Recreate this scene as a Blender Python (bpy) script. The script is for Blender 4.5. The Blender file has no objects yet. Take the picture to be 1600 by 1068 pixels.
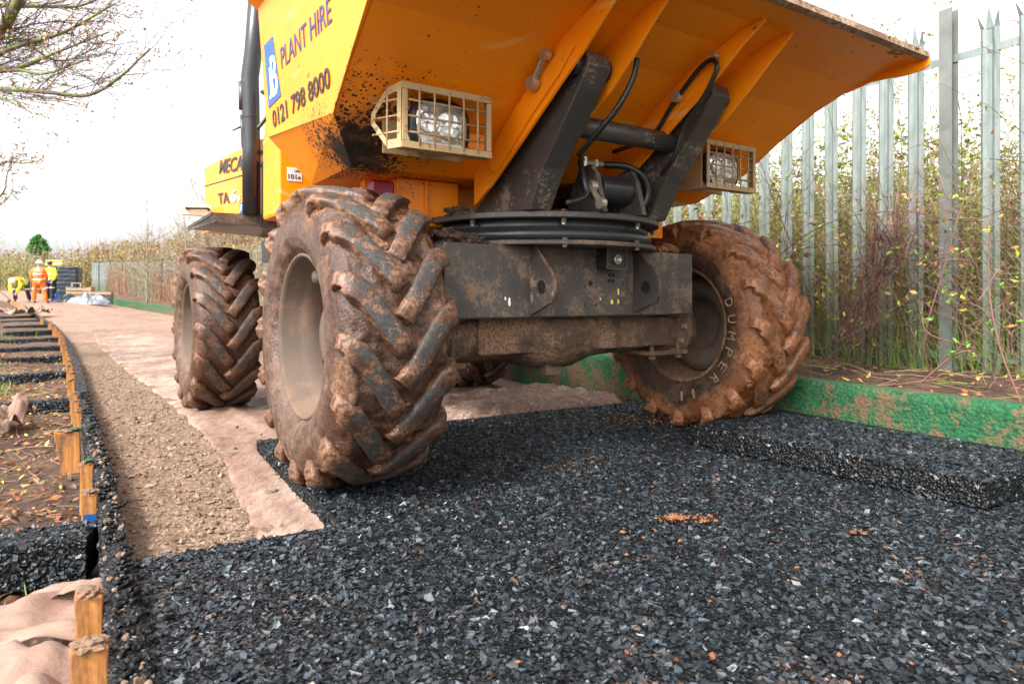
import bpy, math, random
import numpy as np
from mathutils import Vector, Matrix, noise
random.seed(7); rng = np.random.default_rng(7)
S = bpy.context.scene
COL = S.collection
R = math.radians

# ------------------------------------------------------------------ camera, sky, sun, exposure
cam = bpy.data.objects.new('camera', bpy.data.cameras.new('camera')); COL.objects.link(cam)
S.camera = cam
cam.location = (0, 0, .716); cam.rotation_euler = (R(90), 0, 0)
cam.data.sensor_width = 36; cam.data.lens = 24.0; cam.data.shift_y = -.045
cam.data.clip_start = .05; cam.data.clip_end = 1500
cam.data.dof.use_dof = True; cam.data.dof.focus_distance = 2.7; cam.data.dof.aperture_fstop = 5.0
S.render.resolution_x = 1024; S.render.resolution_y = 683
S.view_settings.view_transform = 'Standard'; S.view_settings.look = 'None'
S.view_settings.gamma = 1; S.view_settings.use_curve_mapping = False
S.view_settings.exposure = 1.02
SUN_EL, SUN_AZ = R(42), R(-38)       # azimuth from +Y of the direction the sun stands in, seen from above
w = bpy.data.worlds.new('World'); S.world = w; w.use_nodes = True
nt = w.node_tree; nt.nodes.clear()
sky = nt.nodes.new('ShaderNodeTexSky'); sky.sky_type = 'NISHITA'; sky.sun_disc = False
sky.sun_elevation = SUN_EL; sky.sun_rotation = R(200); sky.air_density = 1.0; sky.dust_density = 4.0; sky.ozone_density = 1
hs = nt.nodes.new('ShaderNodeHueSaturation'); hs.inputs['Saturation'].default_value = .07; hs.inputs['Value'].default_value = 1.6
bg = nt.nodes.new('ShaderNodeBackground'); bg.inputs['Strength'].default_value = .15
wo = nt.nodes.new('ShaderNodeOutputWorld')
nt.links.new(sky.outputs[0], hs.inputs['Color']); nt.links.new(hs.outputs[0], bg.inputs[0]); nt.links.new(bg.outputs[0], wo.inputs[0])
sl = bpy.data.lights.new('sun', 'SUN'); sl.energy = 2.5; sl.angle = R(12); sl.color = (1, .95, .88)
sun = bpy.data.objects.new('sun', sl); COL.objects.link(sun)
sd = Vector((-.45, -.62, .80))       # towards the sun: behind the camera, left, high (veiled)
sun.rotation_euler = sd.to_track_quat('Z', 'Y').to_euler()
sky.sun_elevation = math.asin(sd.normalized().z); sky.sun_rotation = math.atan2(sd.x, sd.y)

# ------------------------------------------------------------------ materials
class NB:
    def __init__(s, name):
        s.m = bpy.data.materials.new(name); s.m.use_nodes = True
        s.t = s.m.node_tree; s.p = s.t.nodes['Principled BSDF']
        s.tc = s.t.nodes.new('ShaderNodeTexCoord')
    def l(s, a, b): s.t.links.new(a, b)
    def n(s, k, **kw):
        x = s.t.nodes.new(k)
        for a, v in kw.items(): setattr(x, a, v)
        return x
    def co(s, kind='Object', scale=(1, 1, 1)):
        mp = s.n('ShaderNodeMapping'); mp.inputs['Scale'].default_value = scale
        s.l(s.tc.outputs[kind], mp.inputs['Vector']); return mp.outputs[0]
    def noise(s, scale, det=6, rough=.6, vec=None, dist=0):
        x = s.n('ShaderNodeTexNoise'); x.inputs['Scale'].default_value = scale
        x.inputs['Detail'].default_value = det; x.inputs['Roughness'].default_value = rough; x.inputs['Distortion'].default_value = dist
        s.l(vec or s.co(), x.inputs['Vector']); return x.outputs['Fac']
    def vor(s, scale, feat='F1', vec=None, out='Distance'):
        x = s.n('ShaderNodeTexVoronoi', feature=feat); x.inputs['Scale'].default_value = scale
        s.l(vec or s.co(), x.inputs['Vector']); return x.outputs[out]
    def ramp(s, fac, lo, hi, c0=0., c1=1.):
        x = s.n('ShaderNodeMapRange'); x.inputs['From Min'].default_value = lo; x.inputs['From Max'].default_value = hi
        x.inputs['To Min'].default_value = c0; x.inputs['To Max'].default_value = c1
        s.l(fac, x.inputs['Value']); return x.outputs[0]
    def mix(s, fac, a, b):
        x = s.n('ShaderNodeMix', data_type='RGBA')
        if isinstance(fac, float): x.inputs[0].default_value = fac
        else: s.l(fac, x.inputs[0])
        for v, i in ((a, 6), (b, 7)):
            if isinstance(v, tuple): x.inputs[i].default_value = (*v, 1)
            else: s.l(v, x.inputs[i])
        return x.outputs[2]
    def math(s, op, a, b=0., c=None):
        x = s.n('ShaderNodeMath', operation=op)
        for i, v in enumerate((a, b) if c is None else (a, b, c)):
            if isinstance(v, (int, float)): x.inputs[i].default_value = v
            else: s.l(v, x.inputs[i])
        return x.outputs[0]
    def bump(s, h, st=.5, d=.01, prev=None):
        x = s.n('ShaderNodeBump'); x.inputs['Strength'].default_value = st; x.inputs['Distance'].default_value = d
        s.l(h, x.inputs['Height'])
        if prev: s.l(prev, x.inputs['Normal'])
        return x.outputs[0]
    def sep(s, kind='Object'):
        x = s.n('ShaderNodeSeparateXYZ'); s.l(s.tc.outputs[kind], x.inputs[0]); return x.outputs
    def rand(s):
        return s.n('ShaderNodeNewGeometry').outputs['Random Per Island']
    def fin(s, col, rough=.6, nrm=None, metal=0., spec=.5):
        for v, k in ((col, 'Base Color'), (rough, 'Roughness'), (metal, 'Metallic'), (spec, 'Specular IOR Level')):
            if isinstance(v, tuple): s.p.inputs[k].default_value = (*v, 1)
            elif isinstance(v, (int, float)): s.p.inputs[k].default_value = v
            else: s.l(v, s.p.inputs[k])
        if nrm: s.l(nrm, s.p.inputs['Normal'])
        return s.m

def mud_mat(name, wetc, dryc, thr=.5, wet=.35, fine=60, bst=.7, side=None):
    b = NB(name); n1 = b.noise(4.5, 8, .62); n2 = b.noise(22, 6, .7); n3 = b.noise(fine, 5, .75)
    mk = b.ramp(b.math('ADD', b.math('MULTIPLY', n1, .7), b.math('MULTIPLY', n2, .3)), thr - .05, thr + .07)
    c = b.mix(mk, wetc, dryc)
    c = b.mix(b.ramp(n3, .36, .56), tuple(x * .55 for x in wetc), c) if True else c
    ro = b.ramp(b.math('ADD', mk, b.math('MULTIPLY', n2, .6)), .2, 1.1, wet, .95)
    if side:      # thinner, darker film of mud on the sidewall rubber inside a given radius
        x = b.sep(); rr = b.math('SQRT', b.math('ADD', b.math('POWER', x[1], 2.), b.math('POWER', x[2], 2.)))
        f = b.ramp(b.math('ADD', rr, b.math('MULTIPLY', b.math('SUBTRACT', b.noise(11, 7, .7), .5), .16)), side[1] - .012, side[1] + .03)
        c2 = b.mix(b.ramp(n2, .40, .60), side[0], tuple(v * 2.3 for v in side[0])); c = b.mix(f, c2, c)
    h = b.math('ADD', b.math('MULTIPLY', n2, 1.2), b.math('MULTIPLY', n3, .5))
    nr = b.bump(h, bst, .012)
    return b.fin(c, ro, nr)

def speck_mat(name, base, speck, amount=.55, rough=.5, scale=40, metal=0., big=5):
    # a paint with dirt specks and smears
    b = NB(name); n1 = b.noise(big, 5, .6); n2 = b.noise(scale, 8, .75); n3 = b.noise(scale * 4, 3, .6)
    f = b.math('ADD', b.math('MULTIPLY', n1, .45), b.math('MULTIPLY', n2, .55))
    mk = b.ramp(f, amount, amount + .05)
    mk2 = b.ramp(n3, .66, .70)
    c = b.mix(b.ramp(n1, .3, .7), base, tuple(x * 1.35 + .005 for x in base))
    c = b.mix(b.math('MULTIPLY', mk, .8), c, speck); c = b.mix(b.math('MULTIPLY', mk2, .6), c, tuple(min(1, x * 1.3) for x in speck))
    nr = b.bump(b.math('ADD', mk, b.math('MULTIPLY', n2, .5)), .25, .003)
    return b.fin(c, b.ramp(mk, 0, 1, rough, .9), nr, metal)

def plain(name, col, rough=.5, metal=0., var=.15, scale=12):
    b = NB(name); n = b.noise(scale, 5, .6)
    c = b.mix(b.ramp(n, .3, .7), tuple(x * (1 - var) for x in col), tuple(min(1, x * (1 + var)) for x in col))
    return b.fin(c, rough, b.bump(b.noise(scale * 6, 3), .08, .003), metal)

def leaf_mat(name, cols, rough=.55, trans=True):
    b = NB(name); r = b.rand()
    cr = b.n('ShaderNodeValToRGB'); cr.color_ramp.interpolation = 'CONSTANT'
    els = cr.color_ramp.elements
    while len(els) < len(cols): els.new(.5)
    for i, (e, c) in enumerate(zip(els, cols)): e.position = i / len(cols); e.color = (*c, 1)
    b.l(r, cr.inputs[0]); m = b.fin(cr.outputs[0], rough)
    if trans:
        out = b.t.nodes['Material Output']; tr = b.n('ShaderNodeBsdfTranslucent'); mx = b.n('ShaderNodeMixShader'); mx.inputs[0].default_value = .2
        b.l(cr.outputs[0], tr.inputs[0]); b.l(b.p.outputs[0], mx.inputs[1]); b.l(tr.outputs[0], mx.inputs[2]); b.l(mx.outputs[0], out.inputs[0])
    return m

M = {}
def yellow(name, splash=None, scr=1.):
    b = NB(name); base = (.97, .285, .002)
    n1 = b.noise(3, 4, .5)
    c = b.mix(b.ramp(n1, .35, .7), base, (.92, .25, .002))
    # long curved scratches
    wv = b.n('ShaderNodeTexWave', wave_type='RINGS'); wv.inputs['Scale'].default_value = 1.1; wv.inputs['Distortion'].default_value = 9; wv.inputs['Detail'].default_value = 3; wv.inputs['Detail Scale'].default_value = .6
    b.l(b.co('Object', (1, .6, 1.3)), wv.inputs['Vector'])
    sc = b.math('MULTIPLY', b.ramp(wv.outputs['Fac'], .972, .995), b.ramp(b.noise(2.2, 2), .52, .60))
    c = b.mix(b.math('MULTIPLY', sc, .45 * scr), c, (.85, .50, .16))
    # thin dust film
    c = b.mix(b.math('MULTIPLY', b.ramp(b.noise(9, 8, .7), .5, .75), .12), c, (.45, .25, .10))
    # sparse dark flecks
    fl = b.ramp(b.noise(38, 2, .5), .715, .735)
    c = b.mix(b.math('MULTIPLY', fl, .85), c, (.06, .03, .015))
    if splash:
        (cx, cy, cz, rad) = splash
        x = b.sep()
        d = b.math('SQRT', b.math('ADD', b.math('ADD', b.math('POWER', b.math('SUBTRACT', x[0], cx), 2.), b.math('POWER', b.math('SUBTRACT', x[1], cy), 2.)), b.math('POWER', b.math('SUBTRACT', x[2], cz), 2.)))
        near = b.ramp(b.math('ADD', d, b.math('MULTIPLY', b.math('SUBTRACT', b.noise(5, 3), .5), rad * .9)), .05, rad, .80, .0)
        jit = b.math('MULTIPLY', b.math('SUBTRACT', b.noise(75, 4, .7), .5), .9)
        f1 = b.math('ADD', b.math('SUBTRACT', b.vor(62, vec=b.co('Object')), b.math('MULTIPLY', near, .85)), jit); f2 = b.math('ADD', b.math('SUBTRACT', b.vor(27, vec=b.co('Object')), b.math('SUBTRACT', near, .25)), jit)
        mk = b.ramp(b.math('MINIMUM', b.math('MINIMUM', f1, f2), b.math('SUBTRACT', b.noise(24, 8, .8), b.math('MULTIPLY', near, .80))), .05, -.05)
        c = b.mix(b.math('MULTIPLY', b.ramp(b.math('ADD', near, b.math('MULTIPLY', b.noise(14, 6, .7), .6)), .50, .95), .55), c, (.20, .075, .02))
        c = b.mix(mk, c, b.mix(b.ramp(b.noise(20, 4), .45, .6), (.012, .009, .007), (.075, .035, .016)))
        ro = b.ramp(mk, 0, 1, .36, .85)
        nr = b.bump(mk, .5, .006)
        return b.fin(c, ro, nr)
    return b.fin(c, b.ramp(b.noise(7, 5), .3, .7, .30, .5))

M['yellow'] = yellow('yellow_paint')
M['yellow_splash'] = yellow('yellow_paint_mud_splashed', (-1.06, -.05, 1.30, .56))
M['yellow_splash_side'] = yellow('yellow_paint_mud_splashed_low', (-1.04, -.02, 1.22, .36))
M['steel'] = speck_mat('dark_grey_painted_steel', (.042, .036, .034), (.27, .185, .13), .545, .38, 55)
M['steel_dusty'] = speck_mat('dusty_grey_steel', (.052, .044, .038), (.21, .135, .085), .51, .5, 75, 0., 9)
M['black_gloss'] = speck_mat('black_painted_steel', (.014, .016, .019), (.25, .18, .13), .63, .3, 50)
M['axle'] = mud_mat('mud_caked_axle', (.085, .045, .028), (.30, .175, .105), .50, .6, 80)
M['mudA'] = mud_mat('brown_mud_front', (.062, .026, .014), (.24, .118, .063), .54, .16, side=((.060, .033, .022), .43))
M['mudB'] = mud_mat('orange_wet_mud', (.185, .066, .022), (.35, .15, .062), .52, .13, side=((.036, .019, .011), .415))
M['mudC'] = mud_mat('dark_brown_mud', (.070, .028, .014), (.18, .085, .043), .55, .25, side=((.06, .032, .02), .43))
M['clod'] = mud_mat('crumbly_mud', (.07, .035, .022), (.19, .10, .06), .5, .7)
def lug_mat(name, mudc, dry, rub_thr, rtop):
    b = NB(name); x = b.sep()
    rr = b.math('SQRT', b.math('ADD', b.math('POWER', x[1], 2.), b.math('POWER', x[2], 2.)))
    top = b.ramp(rr, rtop - .010, rtop - .002)
    n = b.math('ADD', b.math('MULTIPLY', b.noise(34, 8, .8), .65), b.math('MULTIPLY', b.noise(6, 3), .35))
    rub = b.math('MULTIPLY', top, b.ramp(n, rub_thr, rub_thr - .045))
    mud = b.mix(b.ramp(b.noise(7, 6, .65), .44, .58), mudc, dry)
    mud = b.mix(b.ramp(b.noise(60, 4, .7), .4, .6), tuple(v * .7 for v in mudc), mud)
    c = b.mix(rub, mud, b.mix(b.ramp(b.noise(90, 3), .3, .7), (.018, .019, .019), (.055, .053, .048)))
    nr = b.bump(b.math('ADD', b.math('MULTIPLY', b.noise(26, 6, .7), 1.), b.math('MULTIPLY', b.noise(90, 4, .7), .5)), .55, .008)
    return b.fin(c, b.math('MAXIMUM', b.ramp(b.noise(8, 5), .35, .65, .28, .8), b.math('MULTIPLY', rub, .82)), nr)
M['lugA'] = lug_mat('muddy_lug_front', (.068, .028, .015), (.25, .122, .065), .535, .566)
M['lugB'] = lug_mat('muddy_lug_orange', (.19, .068, .024), (.36, .155, .068), .48, .568)
M['lugC'] = lug_mat('muddy_lug_rear', (.075, .030, .015), (.19, .09, .046), .52, .566)
M['rim'] = speck_mat('dusty_rim', (.085, .058, .042), (.15, .092, .06), .50, .85, 22)
M['rim_dark'] = mud_mat('muddy_rim', (.10, .055, .03), (.25, .135, .07), .48, .5)
M['lamp_metal'] = speck_mat('dusty_beige_guard', (.33, .22, .105), (.13, .065, .03), .55, .5, 45)
M['chrome'] = plain('zinc_steel', (.45, .40, .33), .35, .7)
M['hose'] = plain('black_hose', (.012, .013, .013), .35)
M['rope'] = M['hose']
M['decal_blue'] = plain('blue_decal', (.02, .10, .30), .4)
M['ink_blue'] = plain('dark_blue_lettering', (.035, .045, .16), .4)
M['ink'] = plain('black_lettering', (.02, .016, .012), .45)
M['white'] = plain('white_print', (.75, .75, .75), .5, 0, .05)
M['grey_letter'] = plain('pale_raised_lettering', (.24, .15, .09), .75, 0, .4, 60)
M['wallA'] = mud_mat('thin_mud_on_sidewall', (.085, .042, .026), (.19, .115, .075), .53, .35)
M['wallB'] = mud_mat('dark_wet_sidewall', (.045, .024, .014), (.17, .075, .03), .56, .2)
M['hiviz'] = plain('fluorescent_yellow', (.62, .85, .02), .7)
M['orange_cloth'] = plain('fluorescent_orange', (1., .16, .02), .8)
M['yellow_cloth'] = plain('fluorescent_yellow_cloth', (.78, .85, .03), .8)
M['navy'] = plain('dark_trousers', (.025, .022, .035), .8)
M['skin'] = plain('skin', (.5, .28, .2), .6)
M['helmet'] = plain('white_helmet_shell', (.85, .8, .78), .35)
M['reflect'] = plain('silver_tape', (.75, .72, .75), .4)
M['boot'] = plain('brown_boot', (.12, .07, .04), .7)
M['red'] = plain('magenta_red_plastic', (.20, .004, .02), .35)
b = NB('lamp_glass'); b.p.inputs['Transmission Weight'].default_value = .0
vn = b.vor(26, vec=b.co('Object', (1, 1, 1)))
M['lens'] = b.fin(b.mix(b.ramp(b.noise(9, 3), .35, .65), (.55, .55, .55), (.9, .9, .9)), .12, b.bump(vn, .5, .01), .55, 1.)
M['lamp_shell'] = speck_mat('pale_lamp_housing', (.62, .58, .5), (.2, .1, .05), .62, .4, 50)

def rubber_base(name, c0, c1, brown=(.16, .09, .055), thr=.62):
    b = NB(name); v = b.vor(90, vec=b.co('Object')); n = b.noise(5, 6, .6)
    c = b.mix(b.ramp(v, .1, .6), c1, c0)
    c = b.mix(b.ramp(b.math('ADD', b.math('MULTIPLY', n, .6), b.math('MULTIPLY', b.noise(60, 3), .4)), thr, thr + .05), c, brown)
    return b.fin(c, .5, b.bump(v, .9, .012), 0, .3)
M['rub_base'] = rubber_base('black_crumb_rubber_core', (.003, .0035, .004), (.010, .012, .015))
def chips_mat(name, cols, brown, thr):
    b = NB(name); r = b.rand()
    c = b.mix(b.math('POWER', r, 1.7), cols[0], cols[1])
    pn = b.math('ADD', b.math('MULTIPLY', b.noise(2.2, 4, .6), .5), b.math('MULTIPLY', b.noise(22, 4, .7), .5))
    mk = b.ramp(pn, thr, thr + .05)
    r2 = b.math('FRACT', b.math('MULTIPLY', r, 37.7)); r3 = b.math('FRACT', b.math('MULTIPLY', r, 113.3))
    c = b.mix(b.math('MULTIPLY', mk, b.ramp(r3, .5, .65)), c, brown)
    c = b.mix(b.ramp(r2, .995, .997), c, tuple(x * 1.5 for x in brown))
    return b.fin(c, b.ramp(r3, 0, 1, .36, .60), b.bump(b.noise(70, 3, .6), .25, .005), 0, .75)
M['chips'] = chips_mat('black_rubber_shreds', ((.002, .003, .004), (.024, .037, .050)), (.10, .055, .036), .58)
M['chips_shaded'] = chips_mat('black_rubber_shreds_shaded', ((.002, .0028, .0035), (.011, .015, .019)), (.07, .04, .025), .60)  # same shreds in darker tones: shade of the mat sides painted into the colour
M['chips_dirty'] = chips_mat('soiled_rubber_shreds', ((.010, .011, .013), (.034, .038, .044)), (.20, .13, .085), .53)
b = NB('green_crumb_rubber')
n1 = b.noise(5, 6, .65); v = b.vor(70)
x = b.sep('Object')
top = b.ramp(b.math('ADD', x[2], b.math('MULTIPLY', n1, .08)), .20, .30)
c = b.mix(b.ramp(v, .05, .55), (.009, .105, .036), (.005, .045, .016))
c = b.mix(b.math('MULTIPLY', b.ramp(b.noise(60, 3), .35, .65), .7), c, (.016, .15, .052))
c = b.mix(b.math('MULTIPLY', b.ramp(b.math('ADD', b.math('MULTIPLY', n1, .6), b.math('MULTIPLY', b.math('SUBTRACT', b.noise(30, 5, .7), b.math('MULTIPLY', x[2], .45)), .4)), .455, .54), .85), c, (.15, .075, .042))
M['green'] = b.fin(c, .85, b.bump(b.math('ADD', v, b.noise(25, 5)), .6, .008))

b = NB('trodden_pink_brown_mud'); n1 = b.noise(.9, 8, .62); n2 = b.noise(9, 8, .7, b.co('Object', (1, .6, 1)))
c = b.mix(b.ramp(n1, .35, .62), (.13, .06, .04), (.28, .165, .115)); c = b.mix(b.ramp(n2, .42, .62), c, (.34, .22, .16))
c = b.mix(b.math('MULTIPLY', b.ramp(b.noise(40, 4), .55, .7), .5), c, (.16, .085, .055))
M['path'] = b.fin(c, b.ramp(n1, .35, .6, .45, .95), b.bump(b.math('ADD', n2, b.noise(40, 5)), .7, .03))
b = NB('crumbly_beige_subsoil'); n1 = b.noise(2.5, 8, .62); v = b.vor(38)
c = b.mix(b.ramp(n1, .36, .62), (.17, .10, .066), (.33, .235, .165)); c = b.mix(b.ramp(v, .1, .5), c, (.18, .115, .075))
M['subsoil'] = b.fin(c, .95, b.bump(b.math('ADD', v, b.noise(60, 6, .7)), .8, .015))
b = NB('subsoil_crumbs'); c = b.mix(b.rand(), (.13, .08, .05), (.28, .20, .14)); M['crumb'] = b.fin(c, .95, b.bump(b.noise(120, 3), .4, .004))
b = NB('dark_leafy_soil'); n1 = b.noise(3, 8, .65); n2 = b.noise(28, 8, .75)
c = b.mix(b.ramp(n1, .4, .6), (.085, .040, .022), (.20, .115, .07)); c = b.mix(b.ramp(n2, .45, .6), c, (.05, .028, .018))
M['soil'] = b.fin(c, .95, b.bump(b.math('ADD', n2, n1), 1., .04))
b = NB('distant_grass'); c = b.mix(b.ramp(b.noise(.2, 6), .4, .6), (.09, .10, .03), (.17, .13, .06)); M['field'] = b.fin(c, .95)
b = NB('muddied_geotextile'); n1 = b.noise(2.2, 8, .65, b.co('Object', (1, .55, 1))); n2 = b.noise(14, 8, .7, b.co('Object', (1.5, .5, 1)))
c = b.mix(b.ramp(n1, .36, .60), (.20, .105, .07), (.40, .285, .225)); c = b.mix(b.math('MULTIPLY', b.ramp(n2, .46, .62), .7), c, (.17, .09, .058))
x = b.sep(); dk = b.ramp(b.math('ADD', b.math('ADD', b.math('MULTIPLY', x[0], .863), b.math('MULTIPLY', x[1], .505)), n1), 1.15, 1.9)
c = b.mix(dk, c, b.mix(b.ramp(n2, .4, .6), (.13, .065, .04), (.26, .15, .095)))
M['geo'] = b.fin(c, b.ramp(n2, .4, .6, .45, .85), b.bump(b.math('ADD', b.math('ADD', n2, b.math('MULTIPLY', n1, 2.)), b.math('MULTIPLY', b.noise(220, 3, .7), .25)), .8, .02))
M['geo_dark'] = mud_mat('crumpled_muddy_sheet', (.20, .12, .085), (.42, .29, .22), .5, .4, 40)
b = NB('brown_paper'); n1 = b.noise(3, 5, .6); c = b.mix(b.ramp(n1, .35, .65), (.20, .115, .085), (.31, .21, .16)); M['paper'] = b.fin(c, .8, b.bump(b.noise(14, 6, .7, b.co('Object', (1, 2.5, 1))), .5, .02))
b = NB('raw_timber'); g = b.noise(6, 6, .6, b.co('Object', (9, 9, .8))); c = b.mix(b.ramp(g, .38, .62), (.32, .11, .022), (.50, .22, .06)); c = b.mix(b.ramp(b.noise(14, 5, .6, b.co('Object', (1, 1, .5))), .50, .64), c, (.13, .06, .028))
M['wood'] = b.fin(c, .75, b.bump(g, .5, .006))
M['wood_end'] = mud_mat('battered_timber_top', (.20, .12, .07), (.42, .28, .17), .48, .8)
b = NB('galvanised_steel'); n1 = b.noise(7, 4, .5, b.co('Object', (1, 1, .5))); v = b.vor(24, vec=b.co('Object', (1, 1, .35)), out='Color')
c = b.mix(b.ramp(n1, .3, .7), (.115, .145, .135), (.215, .255, .24)); c = b.mix(b.math('MULTIPLY', b.ramp(b.noise(50, 2, .5, b.co('Object', (1, 1, .12))), .45, .6), .35), c, (.27, .30, .30))
x = b.sep(); alg = b.math('MULTIPLY', b.ramp(b.math('ADD', x[2], b.math('MULTIPLY', b.noise(5, 4), .7)), 1.45, .45), .85)
c = b.mix(alg, c, (.085, .11, .045))
M['galv'] = b.fin(c, .62, b.bump(n1, .1, .004), .1, .35)
M['galv_post'] = plain('galvanised_post', (.15, .165, .15), .5, .2, .2)
M['wire'] = plain('wire', (.33, .34, .24), .5, .2)
M['leaf_hedge'] = leaf_mat('hedge_leaves', [(.25, .38, .04), (.17, .28, .03), (.38, .44, .06), (.48, .42, .08), (.34, .19, .06), (.13, .20, .04)])
M['leaf_green'] = leaf_mat('bramble_leaves', [(.14, .34, .03), (.10, .24, .03), (.22, .42, .05)])
M['leaf_green2'] = leaf_mat('hedge_shoot_leaves', [(.20, .30, .04), (.28, .36, .06), (.14, .22, .03), (.36, .36, .09)])
M['leaf_dead'] = leaf_mat('dead_leaves', [(.36, .15, .06), (.22, .10, .05), (.48, .26, .09), (.14, .08, .05), (.55, .38, .08), (.40, .10, .04)])
M['straw'] = leaf_mat('dry_grass_stems', [(.34, .27, .09), (.44, .34, .15), (.22, .17, .06), (.20, .28, .04), (.32, .19, .10), (.26, .30, .06)])
M['twig'] = leaf_mat('brown_twigs', [(.17, .095, .07), (.27, .16, .11), (.11, .06, .055), (.32, .20, .15)], .8, False)
M['twig_red'] = leaf_mat('reddish_bramble_stems', [(.12, .042, .036), (.16, .065, .05), (.09, .04, .03)], .6, False)
M['twig_pale'] = leaf_mat('pale_bare_twigs', [(.30, .26, .18), (.22, .19, .13)], .8, False)
M['far_a'] = leaf_mat('yellow_green_far_leaves', [(.24, .25, .035), (.34, .31, .06), (.17, .18, .03), (.38, .26, .08)])
M['far_b'] = leaf_mat('russet_far_leaves', [(.34, .19, .09), (.28, .22, .06), (.40, .30, .12), (.22, .12, .07), (.30, .28, .07)])
M['conifer'] = leaf_mat('conifer_leaves', [(.05, .20, .025), (.09, .30, .04), (.03, .13, .02)])
b = NB('mossy_bark'); c = b.mix(b.ramp(b.noise(9, 6), .42, .6), (.11, .085, .07), (.17, .22, .03)); M['bark'] = b.fin(c, .9, b.bump(b.noise(30, 5), .7, .01))
M['bark_twig'] = leaf_mat('twig_bark', [(.12, .075, .085), (.10, .06, .08), (.14, .14, .05)], .8, False)
M['grass'] = leaf_mat('fresh_grass', [(.12, .30, .02), (.20, .38, .04), (.09, .20, .02), (.30, .32, .08)])
M['wrap'] = plain('black_stretch_wrap', (.025, .035, .045), .25)
M['tarp'] = plain('grey_plastic_sheet', (.15, .165, .19), .35, 0, .4, 6)
M['crate_wood'] = plain('weathered_board', (.42, .30, .20), .8)
M['blue'] = plain('blue_plastic', (.02, .16, .55), .4)
M['buff'] = plain('buff_foam', (.75, .48, .16), .8)
M['redmesh'] = plain('red_plastic', (.65, .08, .06), .5)
M['glassdark'] = plain('dark_gap', (.006, .006, .007), .6)

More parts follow.
